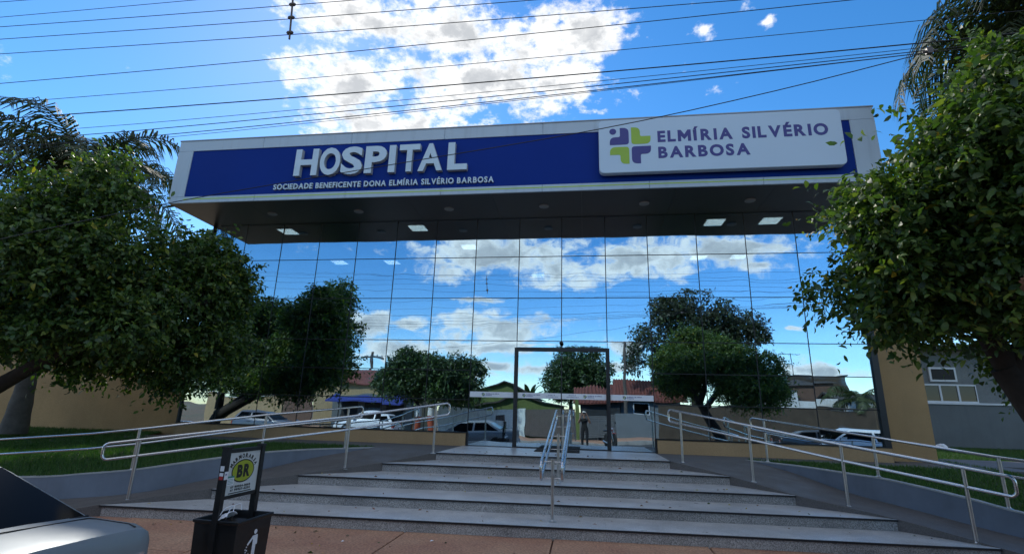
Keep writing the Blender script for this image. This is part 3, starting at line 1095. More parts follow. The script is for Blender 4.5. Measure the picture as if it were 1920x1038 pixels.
seal = MB()
for i in range(len(COLS) - 1):
    for j in range(len(ROWS) - 1):
        if 7 <= i <= 10 and j < 3:
            continue
        pane(COLS[i], COLS[i + 1], ROWS[j], ROWS[j + 1])
for i in (7, 10):                                   # tall side lights beside the door
    pane(COLS[i], COLS[i + 1], 0.76, 3.44)
for i in (8, 9):
    pane(COLS[i], COLS[i + 1], 3.27, 3.44)
# silicone joints, each its own bead
for i, x in enumerate(COLS[1:-1], 1):
    z0 = 3.44 if 8 <= i <= 10 else (0.76 if i in (7, 11) else 1.08)
    MB().box(x - 0.011, x + 0.011, -0.003, 0.03, z0, 6.925).build('vertical_joint', 'seal', H)
for j, z in enumerate(ROWS[1:-1], 1):
    spans = [(GX0, GX1)] if j >= 3 else [(GX0, COLS[7] - 0.009), (COLS[11] + 0.009, GX1)]
    for a, b in spans:
        MB().box(a, b, -0.0022, 0.029, z - 0.010, z + 0.010).build('horizontal_joint', 'seal', H)
MB().box(GX0 - 0.03, GX0 + 0.01, -0.06, 0.10, 0.75, 6.925).build('edge_frame', 'black_metal', H)
MB().box(GX1 - 0.01, GX1 + 0.13, -0.06, 0.10, 0.75, 6.925).build('edge_frame', 'black_metal', H)
# beige band under the glass, dark sill line on top
for a, b in ((GX0 - 0.02, COLS[7] - 0.03), (COLS[11] + 0.03, GX1 + 0.12)):
    s = MB().box(a, b, -0.07, 0.12, 0.70, 1.055).build('base_band', 'beige_band', H)
    MB().box(a, b, -0.085, 0.02, 1.056, 1.078).build('sill', 'black_metal', s)
for x in (COLS[7], COLS[11]):
    MB().box(x - 0.022, x + 0.022, -0.05, 0.05, 0.75, 1.08).build('end_profile', 'black_metal', H)

# door: dark frame, two sliding leaves, white safety strip
fr = empty('entrance_door', (1.2, 0, 0.75))
fr.parent = H
fr.location = Vector((1.2, 0, 0.75)) - H.location
MB().box(-0.03, 0.06, -0.07, 0.05, 0.75, 3.26).build('door_jamb', 'door_frame', fr)
MB().box(2.34, 2.43, -0.07, 0.05, 0.75, 3.26).build('door_jamb', 'door_frame', fr)
MB().box(0.0605, 2.3395, -0.075, 0.05, 3.175, 3.265).build('door_head', 'door_frame', fr)
MB().box(0.0605, 2.3395, -0.04, 0.05, 0.751, 0.775).build('threshold', 'door_frame', fr)
for a, b in ((0.061, 1.199), (1.201, 2.339)):
    pane(a, b, 0.775, 3.175, fr, 0.0014, y=0.005, name='door_leaf')
MB().box(1.188, 1.212, -0.012, 0.03, 0.78, 3.17).build('meeting_stile', 'door_frame', fr)
dome = MB().lathe([(0.052, 0.0), (0.052, 0.03), (0.05, 0.035)], (1.2, -0.10, 3.37), 16).build('dome_camera', 'plastic_black', H, smooth=40)
MB().lathe([(0.001, -0.058), (0.022, -0.052), (0.040, -0.033), (0.048, 0.0)], (1.2, -0.10, 3.37), 16).build('dome', 'car_glass', dome, smooth=60)
MB().box(1.17, 1.23, -0.10, -0.003, 3.40, 3.43).build('camera_bracket', 'plastic_black', dome)


def logo(cx, cz, s, yf, yb, parent, nm='logo_navy', gm='logo_green'):
    """four rounded arms making a cross, with a dot"""
    q, gp = 0.47 * s, 0.03 * s

    def arm(sx, sz, m, th):
        k = 0.46
        pts = [(0, 0, 0.18), (1, 0, 0.0 if th else 0.30), (1, k, 0.30 if th else 0.0), (k, k, 0.10), (k, 1, 0.0 if th else 0.30), (0, 1, 0.30 if th else 0.0)]
        P = rpoly(pts, 5)
        P = [(cx + sx * (gp + x * q), cz + sz * (gp + y * q)) for x, y in P]
        MB().prism(P, yf, yb, 'y').build('logo_arm', m, parent)
    arm(-1, 1, nm, True)
    arm(1, 1, gm, False)
    arm(-1, -1, gm, False)
    arm(1, -1, nm, True)
    MB().lathe([(0.16 * q + 0.01 * s, yf), (0.16 * q + 0.01 * s, yb)], (cx - gp - q * 0.83, 0, cz + gp + q * 0.80), 20, 'y').build('logo_dot', nm, parent)


# safety strip stuck on the glass
for (a, b, lx, txt) in ((-1.19, -0.035, -0.83, 0), (0.075, 1.186, 0.24, 1), (1.214, 2.325, 1.80, 2), (2.435, 3.49, 2.78, 0)):
    st = MB().box(a, b, -0.0165, -0.0135, 1.965, 2.105).build('safety_strip', 'strip_white', H)
    y0 = -0.0185
    logo(lx, 2.035, 0.085, y0, -0.0167, st)
    write('ELMÍRIA SILVÉRIO', lx + 0.065, lx + 0.42, 2.042, 2.066, y0, -0.0167, 'logo_navy', 'logo_navy', st, offset=0.03)
    write('BARBOSA', lx + 0.065, lx + 0.23, 2.006, 2.030, y0, -0.0167, 'logo_navy', 'logo_navy', st, offset=0.03)
    if txt:
        tx = 0.80 if txt == 1 else 1.33
        write('PORTA', tx + 0.06, tx + 0.24, 2.048, 2.070, y0, -0.0167, 'logo_navy', 'logo_navy', st, offset=0.02)
        write('AUTOMÁTICA', tx, tx + 0.31, 2.004, 2.026, y0, -0.0167, 'logo_navy', 'logo_navy', st, offset=0.02)

# canopy: soffit panels, white fascia frame, blue sign field
CX0, CX1, CY, CZ0, CZ1 = -9.64, 8.60, -1.75, 6.93, 8.83
n = 8
for i in range(n):
    a, b = CX0 + (CX1 - CX0) * i / n, CX0 + (CX1 - CX0) * (i + 1) / n
    MB().box(a + 0.003, b - 0.003, CY + 0.012, 0.35, CZ0, CZ0 + 0.03).build('soffit_panel', 'soffit', H)
MB().box(CX0 + 0.02, CX1 - 0.02, CY + 0.06, 8.0, CZ0 + 0.032, CZ1 - 0.02).build('canopy_core', 'acm_grey', H)


def fascia(name, x0, x1, z0, z1, k, vert=False):
    for i in range(k):
        if vert:
            a, b = z0 + (z1 - z0) * i / k, z0 + (z1 - z0) * (i + 1) / k
            bevel(MB().box(x0, x1, CY, CY + 0.055, a + 0.002, b - 0.002).build(name, 'acm_white', H), 0.003, 1)
        else:
            a, b = x0 + (x1 - x0) * i / k, x0 + (x1 - x0) * (i + 1) / k
            bevel(MB().box(a + 0.004, b - 0.004, CY, CY + 0.055, z0, z1).build(name, 'acm_white', H), 0.003, 1)


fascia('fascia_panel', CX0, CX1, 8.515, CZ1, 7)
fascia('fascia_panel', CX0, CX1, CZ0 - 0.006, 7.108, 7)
fascia('fascia_panel', CX0, -9.18, 7.11, 8.513, 1, True)
fascia('fascia_panel', 8.05, CX1, 7.11, 8.513, 1, True)
for y0, y1 in ((CY + 0.06, 0.9), (0.905, 3.4), (3.405, 7.9)):
    MB().box(CX0, CX0 + 0.019, y0, y1, CZ0, CZ1 - 0.01).build('side_panel', 'acm_white', H)
    MB().box(CX1 - 0.019, CX1, y0, y1, CZ0, CZ1 - 0.01).build('side_panel', 'acm_white', H)
MB().box(CX0 - 0.015, CX1 + 0.015, CY - 0.015, 8.0, CZ1 + 0.001, CZ1 + 0.03).build('roof_flashing', 'acm_grey', H)
field_b = MB().box(-9.178, 8.048, CY + 0.022, CY + 0.056, 7.112, 8.512).build('sign_field', 'navy', H)
MB().box(-9.17, 8.10, CY - 0.004, CY - 0.0005, 7.020, 7.046).build('lime_stripe', 'lime', H)
for k, x in enumerate((-7.07, -4.45, -1.84, 0.76, 3.36, 5.96)):
    d = MB().lathe([(0.125, 6.905), (0.13, 6.915), (0.13, 6.9295)], (x, -0.83, 0), 20).build('downlight', 'acm_grey', H, smooth=40)
    MB().lathe([(0.105, 6.899), (0.105, 6.9045)], (x, -0.83, 0), 20).build('lens', 'lamp_glass', d)

# HOSPITAL, thick letters standing off the blue field
bounds = [(-5.93, -5.27), (-5.21, -4.63), (-4.60, -4.00), (-3.93, -3.34), (-3.27, -3.09), (-2.99, -2.43), (-2.46, -1.81), (-1.67, -1.15)]
for ch, (a, b) in zip('HOSPITAL', bounds):
    dz = 0.012 if ch in 'OS' else 0.0
    me = glyph_mesh('letter', ch, 0.034 if ch != 'I' else 0.05, a, b, 7.565 - dz, 8.35 + dz, CY - 0.10, CY + 0.022, 'letter_white', 'letter_side')
    link('letter', me, field_b)
write('SOCIEDADE BENEFICENTE DONA ELMÍRIA SILVÉRIO BARBOSA', -6.50, -0.45, 7.215, 7.375, CY - 0.03, CY + 0.022, 'letter_white', 'letter_side', field_b, offset=0.028, gap=0.13, space=0.36)

# white name board with rounded corners
bx0, bx1, bz0, bz1 = 2.19, 7.77, 7.26, 8.70
P = rpoly([(bx0, bz0, 0.14), (bx1, bz0, 0.14), (bx1, bz1, 0.14), (bx0, bz1, 0.14)], 7)
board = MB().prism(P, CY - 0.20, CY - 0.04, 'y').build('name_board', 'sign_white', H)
bevel(board, 0.012, 2)
P2 = rpoly([(bx0 + 0.1, bz0 + 0.1, 0.1), (bx1 - 0.1, bz0 + 0.1, 0.1), (bx1 - 0.1, bz1 - 0.1, 0.1), (bx0 + 0.1, bz1 - 0.1, 0.1)], 5)
MB().prism(P2, CY - 0.0395, CY + 0.021, 'y').build('board_spacer', 'plastic_black', board)
yb_, yf_ = CY - 0.2005, CY - 0.2045
logo(2.945, 7.975, 0.98, yf_, yb_, board)
write('ELMÍRIA SILVÉRIO', 3.60, 7.46, 8.03, 8.335, yf_, yb_, 'logo_navy', 'logo_navy', board, offset=0.042, gap=0.13, space=0.42)
write('BARBOSA', 3.60, 5.70, 7.60, 7.905, yf_, yb_, 'logo_navy', 'logo_navy', board, offset=0.042, gap=0.12)

# the lobby behind the glass
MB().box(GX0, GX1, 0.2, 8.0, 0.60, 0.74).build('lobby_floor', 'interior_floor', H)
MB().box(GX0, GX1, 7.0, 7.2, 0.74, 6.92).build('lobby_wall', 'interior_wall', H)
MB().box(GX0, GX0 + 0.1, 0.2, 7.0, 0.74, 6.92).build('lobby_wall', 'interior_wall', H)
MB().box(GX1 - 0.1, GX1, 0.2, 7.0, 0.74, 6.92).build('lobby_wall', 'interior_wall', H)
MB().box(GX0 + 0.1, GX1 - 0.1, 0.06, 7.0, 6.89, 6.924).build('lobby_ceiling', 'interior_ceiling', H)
for x, y in ((-7.38, 0.50), (-3.14, 0.45), (5.42, 0.52), (6.88, 0.50), (-7.31, 3.85), (-5.28, 3.94), (0.0, 6.0), (6.97, 3.8), (5.69, 3.84), (-1.97, 2.3)):
    f_ = MB().box(x - 0.26, x + 0.26, y - 0.26, y + 0.26, 6.872, 6.8895).build('ceiling_light', 'white_frame', H)
    MB().box(x - 0.24, x + 0.24, y - 0.24, y + 0.24, 6.866, 6.8715).build('light_panel', 'led', f_)

# beige flank walls either side of the glass
MB().box(-26, GX0 - 0.04, 0.62, 0.85, 0.55, 3.9).build('flank_wall', 'beige_render', H)
MB().box(GX0 - 0.28, GX0 - 0.04, 0.13, 0.618, 0.60, 3.9).build('flank_pier', 'beige_render', H)
MB().box(GX1 + 0.14, 10.02, 0.55, 0.9, 0.60, 4.3).build('flank_wall', 'beige_render', H)
MB().box(GX0, GX1, 7.25, 8.0, 0.0, 6.92).build('rear_wall', 'beige_render', H)

# ------------------------------------------------------------------ grey building at the back right
B = empty('grey_building', (18, 10, 0.7))
tag(B, 'two-tone grey rendered building with white framed windows behind the right lawn', 'building')
MB().box(12.2, 34, 10.0, 10.3, 0.4, 2.42).build('lower_wall', 'grey_render', B)
MB().box(12.2, 34, 9.95, 10.0 + 0.3, 2.421, 2.49).build('ledge', 'white_frame', B)
up = [(12.2, 15.55), (17.55, 19.0), (20.9, 23), (25, 34)]
for a, b in up:
    MB().box(a, b, 10.05, 10.3, 2.491, 4.6).build('upper_wall', 'grey_render_light', B)
for a, b in ((15.551, 17.549), (19.001, 20.899), (23.001, 24.999)):
    MB().box(a, b, 10.05, 10.3, 3.22, 4.6).build('upper_wall', 'grey_render_light', B)
    k = 3
    f = MB()
    f.box(a, b, 10.0, 10.08, 2.492, 2.55).box(a, b, 10.0, 10.08, 3.16, 3.219)
    for i in range(k + 1):
        x = a + (b - a) * i / k
        f.box(max(a, x - 0.035), min(b, x + 0.035), 10.0, 10.079, 2.551, 3.159)
    wdw = f.build('window', 'white_frame', B)
    for i in range(k):
        x0, x1 = a + (b - a) * i / k, a + (b - a) * (i + 1) / k
        MB().box(x0 + 0.036, x1 - 0.036, 10.03, 10.038, 2.551, 3.159).build('pane', 'window_glass', wdw)
    MB().box(a, b, 10.31, 10.4, 2.4, 3.3).build('dark_room', 'dark_inside', wdw)
MB().box(12.0, 34.2, 9.4, 16, 4.6, 4.75).build('roof_slab', 'grey_render', B)
for x0, x1, z0, z1 in ((15.9, 16.9, 3.32, 3.9),):
    f = MB().box(x0, x1, 9.97, 10.049, z0, z1).build('wall_unit', 'white_frame', B)
    MB().box(x0 + 0.08, x1 - 0.08, 9.955, 9.969, z0 + 0.08, z1 - 0.08).build('grille', 'dark_inside', f)
for x, y, s, lab in ((14.6, 9.2, 0.30, 'crumpled white plastic bag by the foot of the grey building'), (15.3, 9.1, 0.22, 'small white paper lying on the lawn right of the plastic bag')):
    me = bpy.data.meshes.new('litter')
    bm = bmesh.new()
    bmesh.ops.create_icosphere(bm, subdivisions=2, radius=s)
    for v in bm.verts:
        v.co *= random.uniform(0.7, 1.15)
        v.co.z *= 0.55
        v.co += Vector((x, y, 0.80))
    bm.to_mesh(me)
    bm.free()
    me.materials.append(MATS['mask_white'])
    tag(link('plastic_bag', me), lab, 'litter')

# ================================================================== trees
def leaf_mesh(name, P, D, size, mats, weights, full=True, rng=RNG):
    """P leaf bases, D leaf directions; every leaf a small folded blade"""
    n = len(P)
    D = D / np.maximum(np.linalg.norm(D, axis=1, keepdims=True), 1e-6)
    ref = rng.normal(0, 1, (n, 3))
    ref[:, 2] += 1.2
    S = np.cross(D, ref)
    S /= np.maximum(np.linalg.norm(S, axis=1, keepdims=True), 1e-6)
    U = np.cross(S, D)
    ln = size * (0.5 + 1.0 * rng.random(n))[:, None]
    wd = ln * (0.20 + 0.07 * rng.random(n))[:, None]
    if full:
        prof = [(0.0, 0.0, 0.0), (0.28, 0.85, 0.12), (0.65, 0.95, 0.10), (1.0, 0.0, -0.12), (0.65, -0.95, 0.10), (0.28, -0.85, 0.12)]
        tris = [(0, 1, 5), (1, 2, 5), (2, 4, 5), (2, 3, 4)]
    else:
        prof = [(0.0, 0.0, 0.0), (0.5, 1.0, 0.12), (1.0, 0.0, -0.12), (0.5, -1.0, 0.12)]
        tris = [(0, 1, 3), (1, 2, 3)]
    k = len(prof)
    V = np.empty((n, k, 3))
    for i, (a, b, c) in enumerate(prof):
        V[:, i] = P + D * ln * a + S * wd * b + U * ln * c
    T = np.array(tris, dtype=np.int32)
    F = (np.arange(n, dtype=np.int32)[:, None, None] * k + T[None]).reshape(-1)
    nt_ = n * len(tris)
    me = bpy.data.meshes.new(name)
    me.vertices.add(n * k)
    me.vertices.foreach_set('co', V.reshape(-1).astype(np.float32))
    me.loops.add(nt_ * 3)
    me.loops.foreach_set('vertex_index', F)
    me.polygons.add(nt_)
    me.polygons.foreach_set('loop_start', np.arange(0, nt_ * 3, 3, dtype=np.int32))
    for m in mats:
        me.materials.append(MATS[m])
    mi = rng.choice(len(mats), n, p=np.array(weights) / sum(weights)).astype(np.int32)
    me.polygons.foreach_set('material_index', np.repeat(mi, len(tris)))
    me.update()
    return me


def crown_points(clumps, ntwig, per, tl, rng=RNG, shell=0.45, droop=0.25):
    C = np.array(clumps, float)
    vol = (C[:, 3] * C[:, 4] * C[:, 5]) ** (0.75)
    pick = rng.choice(len(C), ntwig, p=vol / vol.sum())
    u = rng.normal(0, 1, (ntwig, 3))
    u /= np.linalg.norm(u, axis=1, keepdims=True)
    r = (shell + (1 - shell) * rng.random(ntwig) ** 0.6)
    # lumpy outline
    ph = np.sin(u[:, 0] * 5.1 + pick * 1.7) * np.sin(u[:, 1] * 4.3 + pick) * np.sin(u[:, 2] * 6.0 + 2 * pick)
    r = r * (1 + 0.22 * ph + rng.normal(0, 0.05, ntwig))
    O = C[pick, :3] + u * r[:, None] * C[pick, 3:6]
    Dr = u * 0.9 + rng.normal(0, 0.45, (ntwig, 3)) + np.array([0, 0, 0.15])
    Dr /= np.linalg.norm(Dr, axis=1, keepdims=True)
    L_ = tl * (0.6 + 0.8 * rng.random(ntwig)) * np.where(rng.random(ntwig) < 0.07, 1.9, 1.0)
    s = (np.arange(per) + 0.5) / per
    P = O[:, None] + Dr[:, None] * (L_[:, None] * s[None])[..., None]
    P[..., 2] -= droop * L_[:, None] * s[None] ** 2
    side = np.cross(Dr, rng.normal(0, 1, (ntwig, 3)))
    side /= np.maximum(np.linalg.norm(side, axis=1, keepdims=True), 1e-6)
    sg = np.where(np.arange(per) % 2, 1.0, -1.0)
    LD = Dr[:, None] * 0.55 + side[:, None] * sg[None, :, None] * 0.8 + rng.normal(0, 0.28, (ntwig, per, 3))
    LD[..., 2] -= droop * 1.2
    return P.reshape(-1, 3), LD.reshape(-1, 3)


def break_up(clumps, k=7, rng=RNG):
    """each rounded mass becomes several smaller, uneven ones with gaps between"""
    out = []
    for c in clumps:
        c = np.array(c, float)
        out.append(tuple(np.concatenate([c[:3], c[3:] * 0.55])))
        for i in range(k):
            u = rng.normal(0, 1, 3)
            u /= np.linalg.norm(u)
            f = rng.uniform(0.30, 0.55)
            out.append(tuple(np.concatenate([c[:3] + u * c[3:] * (1.06 - f * 0.85), c[3:] * f])))
    return out


def limb(mb, a, b, r0, r1, bend=0.12, n=6, sides=8):
    a, b = Vector(a), Vector(b)
    off = Vector((random.uniform(-1, 1), random.uniform(-1, 1), random.uniform(-0.2, 1))) * bend * (b - a).length
    pts, rs = [], []
    for i in range(n + 1):
        t = i / n
        p = a.lerp(b, t) + off * (4 * t * (1 - t)) * 0.5
        if 0 < i < n:
            p += Vector((random.uniform(-1, 1), random.uniform(-1, 1), random.uniform(-1, 1))) * 0.03 * (b - a).length / 2
        pts.append(p)
        rs.append((r0 + (r1 - r0) * t) * random.uniform(0.93, 1.07))
    mb.tube([tuple(p) for p in pts], rs, sides)
    return pts


def tree(name, label, base, trunk, clumps, ntwig, per, size, mats, weights, tl=0.35, full=True, group=None, r0=0.2, shell=0.45, droop=0.25, mains=()):
    """trunk: list of points; a limb grows from the trunk top to every clump"""
    t = empty(name, base)
    tb = MB()
    rs = [r0 * (1 - 0.45 * i / max(1, len(trunk) - 1)) for i in range(len(trunk))]
    rs[0] *= 1.25
    P = catmull(trunk, 4)
    rr = [rs[0] + (rs[-1] - rs[0]) * min(1, (i / (len(P) - 1)) ** 0.6) for i in range(len(P))]
    tb.tube(P, rr, 10)
    tb.build('trunk', 'bark', t, smooth=60)
    starts = [Vector(trunk[-1])]
    for pts_, ra, rb in mains:                  # heavy boughs first, the smaller limbs spring from them
        Q = catmull(pts_, 5)
        MB().tube(Q, [ra + (rb - ra) * k / (len(Q) - 1) for k in range(len(Q))], 10).build('bough', 'bark', t, smooth=60)
        starts += [Vector(q) for q in Q[4::3]]
    for i, c in enumerate(clumps):
        lm = MB()
        cc = Vector(c[:3])
        s = min(starts, key=lambda q: (q - cc).length + max(0, q.z - cc.z) * 1.5)
        r1 = (rr[-1] if not mains else 0.075) * random.uniform(0.45, 0.75)
        pts = limb(lm, s, c[:3], r1, r1 * 0.3)
        for q in range(4):
            v = Vector((random.gauss(0, 1), random.gauss(0, 1), random.gauss(0.2, 0.8))).normalized()
            e = Vector(c[:3]) + Vector((v.x * c[3], v.y * c[4], v.z * c[5])) * 0.85
            limb(lm, pts[-2 - (q % 3)], e, r1 * 0.3, r1 * 0.08, n=4, sides=5)
        lm.build('limb', 'bark', t, smooth=60)
    LP, LD = crown_points(break_up(clumps), ntwig, per, tl, shell=shell, droop=droop)
    me = leaf_mesh('crown', LP, LD, size, mats, weights, full)
    tag(link('crown', me, t), kind='stuff')
    return tag(t, label, 'tree', group)


OITI = ['leaf_oiti', 'leaf_dark', 'leaf_young', 'leaf_yellow']
tree('oiti_tree', 'dense dark green tree on the left lawn reaching across the left of the glass front',
     (-11.6, -4.1, 0.4), [(-11.7, -4.1, 0.25), (-11.55, -4.1, 0.9), (-11.3, -4.1, 1.45)],
     [(-6.9, -2.6, 3.9, 0.9, 0.9, 0.95), (-7.4, -2.6, 4.85, 0.8, 0.75, 0.6), (-6.95, -2.5, 2.9, 0.8, 0.8, 0.7), (-7.6, -3.0, 4.45, 1.05, 1.1, 1.0), (-7.9, -3.9, 3.2, 1.4, 1.3, 1.05),
      (-7.85, -5.1, 5.65, 0.62, 0.65, 0.65), (-8.3, -4.9, 4.5, 1.3, 1.3, 1.0), (-9.6, -4.6, 3.8, 1.5, 1.4, 1.25), (-10.3, -4.2, 4.5, 1.3, 1.3, 0.8),
      (-11.5, -4.2, 3.9, 1.6, 1.5, 1.4), (-7.9, -2.6, 2.6, 1.0, 0.9, 0.7), (-9.6, -3.0, 2.9, 1.2, 1.0, 0.8), (-9.0, -5.4, 3.0, 1.0, 1.0, 0.7), (-8.5, -5.4, 5.2, 0.8, 0.8, 0.55)],
     14500, 9, 0.108, OITI, [0.60, 0.23, 0.16, 0.010], tl=0.36, r0=0.26,
     mains=[([(-11.45, -4.1, 1.2), (-10.4, -4.12, 1.78), (-9.1, -4.1, 2.5), (-7.6, -3.7, 3.3), (-6.7, -3.0, 3.9)], .20, .05),
            ([(-11.3, -4.1, 1.35), (-10.3, -4.5, 2.3), (-9.0, -4.9, 3.9), (-8.0, -5.2, 5.2)], .15, .04),
            ([(-11.45, -4.1, 1.4), (-11.5, -4.2, 2.6), (-11.2, -4.2, 4.2)], .14, .04)])
tree('oiti_tree', 'leafy green tree on the pavement at the right hand end of the steps',
     (6.9, -7.2, 0.0), [(7.15, -7.25, -0.05), (6.85, -7.25, 0.7), (6.45, -7.3, 1.5), (6.12, -7.3, 2.2)],
     [(5.05, -7.4, 3.15, 0.62, 0.8, 0.62), (5.4, -7.3, 2.92, 0.72, 0.85, 0.45), (5.75, -7.5, 3.65, 0.75, 0.9, 0.6), (6.5, -8.1, 4.05, 0.9, 0.9, 0.6),
      (6.9, -7.2, 3.4, 1.2, 1.3, 1.0), (8.1, -7.0, 3.2, 1.0, 1.1, 0.9), (7.3, -8.3, 3.9, 0.9, 0.9, 0.8), (5.6, -8.6, 4.15, 0.6, 0.6, 0.55), (6.1, -8.4, 3.2, 0.75, 0.75, 0.7), (6.0, -7.8, 3.0, 0.6, 0.6, 0.4), (7.7, -6.6, 2.5, 1.0, 1.0, 0.6), (8.5, -6.7, 2.6, 0.7, 0.9, 0.7), (6.0, -8.7, 4.65, 0.6, 0.6, 0.5), (6.6, -8.3, 4.6, 0.7, 0.6, 0.5), (5.0, -8.0, 3.75, 0.5, 0.6, 0.45), (5.5, -8.2, 4.1, 0.5, 0.6, 0.45)],
     15500, 10, 0.078, OITI, [0.65, 0.17, 0.17, 0.010], tl=0.28, r0=0.24,
     mains=[([(6.2, -7.3, 2.1), (5.9, -7.35, 2.7), (5.4, -7.4, 3.1), (4.9, -7.4, 3.3)], .13, .04), ([(6.15, -7.3, 2.1), (6.5, -7.6, 3.0), (6.5, -8.1, 3.9)], .12, .04),
            ([(6.3, -7.3, 1.9), (7.0, -7.2, 2.7), (7.9, -7.0, 3.2)], .12, .04)])
rt = bpy.data.objects['oiti_tree.001']
# a withered seed cluster hanging from the right tree
cl = MB()
for i in range(26):
    v = Vector((random.gauss(0, 1), random.gauss(0, 1), random.gauss(0, 1))).normalized() * 0.055
    q = Vector((5.05, -9.2, 2.62)) + v
    s = v.cross(Vector((0.3, 0.5, 0.8))).normalized() * 0.03
    cl.add([q - s, q + v * 0.6, q + s, q - Vector((0, 0, 0.06))], [(0, 1, 2), (0, 2, 3)])
cl.build('withered_cluster', 'dead_leaf', rt)


def frond(mb, o, az, el, ln, leaflets=64, wl=0.62, droop=1.35, twist=0.0):
    """one pinnate palm frond: arching rib with drooping leaflets"""
    o = Vector(o)
    h = Vector((math.cos(az), math.sin(az), 0))
    pts = []
    p = o.copy()
    a = el
    n = 22
    for i in range(n + 1):
        pts.append(p.copy())
        p = p + (h * math.cos(a) + Vector((0, 0, 1)) * math.sin(a)) * (ln / n)
        a -= droop * (0.035 + 0.085 * i / n)
    mb.tube([tuple(q) for q in pts], [0.028 * (1 - 0.85 * i / n) + 0.003 for i in range(n + 1)], 5)
    side = Vector((-h.y, h.x, 0))
    for i in range(leaflets):
        t = 0.14 + 0.86 * i / (leaflets - 1)
        f = t * n
        k = min(int(f), n - 1)
        q = pts[k].lerp(pts[k + 1], f - k)
        d = (pts[k + 1] - pts[k]).normalized()
        L0 = wl * (0.55 + 0.75 * math.sin(math.pi * min(1, t * 0.95 + 0.05)) ** 0.7) * random.uniform(0.8, 1.1)
        for s in (-1, 1):
            v = (side * s * random.uniform(0.75, 1.0) + d * random.uniform(0.3, 0.65) + Vector((0, 0, random.uniform(-0.25, 0.35)))).normalized()
            m1 = q + v * L0 * 0.5 + Vector((0, 0, -0.06 * L0))
            m2 = m1 + (v * 0.55 + Vector((0, 0, -0.75))).normalized() * L0 * 0.5
            w_ = d * 0.017 * (1.5 - t * 0.5)
            mb.add([q - w_, q + w_, m1 + w_ * 1.2, m1 - w_ * 1.2, m2], [(0, 1, 2, 3), (3, 2, 4)])


def palm(label, x, y, z0, z1, r, nf, ln, az0, group='palms beside the hospital', lm='palm_leaf', wl=0.62, lean=(0, 0), el0=1.25):
    t = empty('palm_tree', (x, y, z0))
    n = 26
    pts = [(x + lean[0] * (i / n) ** 2, y + lean[1] * (i / n) ** 2, z0 + (z1 - z0) * i / n) for i in range(n + 1)]
    MB().tube(pts, [r * (1.25 - 0.45 * min(1, i / 6) - 0.1 * i / n) * (1.0 + 0.05 * (i % 2)) for i in range(n + 1)], 12).build('trunk', 'palm_bark', t, smooth=60)
    top = pts[-1]
    MB().tube([(top[0], top[1], z1 - 0.1), (top[0], top[1], z1 + 0.5), (top[0], top[1], z1 + 0.9)], [r * 0.8, r * 0.6, 0.04], 10).build('crown_shaft', 'palm_leaf', t, smooth=60)
    for i in range(nf):
        mb = MB()
        az = az0 + i * 2.399 + random.uniform(-0.2, 0.2)
        el = el0 - 1.25 * (i / nf) + random.uniform(-0.1, 0.1)
        frond(mb, (top[0], top[1], z1 + 0.55), az, el, ln * random.uniform(0.85, 1.1), wl=wl)
        mb.build('frond', lm, t)
    return tag(t, label, 'palm', group)


palm('tall palm with a grey trunk on the left lawn by the beige wall', -13.35, -1.15, 0.68, 7.35, 0.24, 24, 3.6, 0.3, el0=1.35, wl=0.78)
palm('tall palm whose drooping fronds hang over the right tree', 11.9, -2.9, 0.6, 9.2, 0.24, 28, 3.7, 1.1, el0=1.2, wl=0.85)

# ================================================================== overhead wires along the street
WIRES = [  # (x, z) pairs at the wire plane, y, radius, label
    ((-7.51, 7.58), (-4.23, 7.50), -7.95, 0.0043, 'topmost overhead wire crossing the upper left corner of the sky'),
    ((-7.47, 7.49), (-4.5, 7.47), -7.75, 0.0043, 'overhead wire just below the topmost one in the upper left corner'),
    ((-7.40, 7.30), (-1.42, 7.20), -7.75, 0.0050, 'upper of the three wires held by the hanging spacer rod'),
    ((-7.32, 7.06), (0.85, 6.94), -7.75, 0.0050, 'middle of the three wires held by the hanging spacer rod'),
    ((-7.23, 6.78), (3.76, 6.67), -7.75, 0.0050, 'lowest of the three wires held by the hanging spacer rod'),
    ((-7.04, 6.23), (5.04, 6.54), -7.75, 0.0050, 'single overhead wire passing just below the spacer rod'),
    ((-5.90, 5.89), (6.25, 6.19), -7.75, 0.004, 'thin overhead wire midway between the power lines and the cable bundle'),
    ((-4.85, 5.62), (5.74, 5.86), -7.75, 0.0072, 'thick top cable of the bundle that meets at the right palm'),
    ((-4.69, 5.38), (5.74, 5.80), -7.75, 0.0035, 'thin second cable of the bundle that meets at the right palm'),
    ((-4.66, 5.27), (5.74, 5.76), -7.75, 0.0050, 'third cable down in the bundle that meets at the right palm'),
    ((-4.04, 5.18), (5.72, 5.73), -7.75, 0.0050, 'fourth cable down in the bundle that meets at the right palm'),
    ((-4.04, 5.12), (5.72, 5.715), -7.77, 0.0032, 'lowest cable of the bundle just above the roof edge'),
]
for (a, b, y, r, lab) in WIRES:
    s = (b[1] - a[1]) / (b[0] - a[0])
    pts = []
    conv = r != 0.004 and a[1] < 5.8
    for i in range(61):
        x = -45 + 90 * i / 60
        if conv and x > b[0]:
            z = b[1] + (x - b[0]) * 0.055 * (1 if x < 14 else 0) + (0.45 if x >= 14 else 0)
        elif x < a[0]:
            z = a[1] + s * 0.5 * (x - a[0]) + 0.002 * (x - a[0]) ** 2
        else:
            z = a[1] + s * (x - a[0]) - 0.0012 * (x - a[0]) * (b[0] - x) * (1 if x < b[0] else 0.2)
        pts.append((x, y, z))
    tag(MB().tube(pts, r, 6).build('overhead_wire', 'cable'), lab, 'wire', 'overhead wires along the street')
pts = [(-9.5, -7.2, 3.42), (-6.5, -7.45, 3.83), (-3.66, -7.65, 4.22), (-0.8, -7.75, 4.56), (1.96, -7.77, 4.93), (4.0, -7.77, 5.32), (5.72, -7.77, 5.72)]
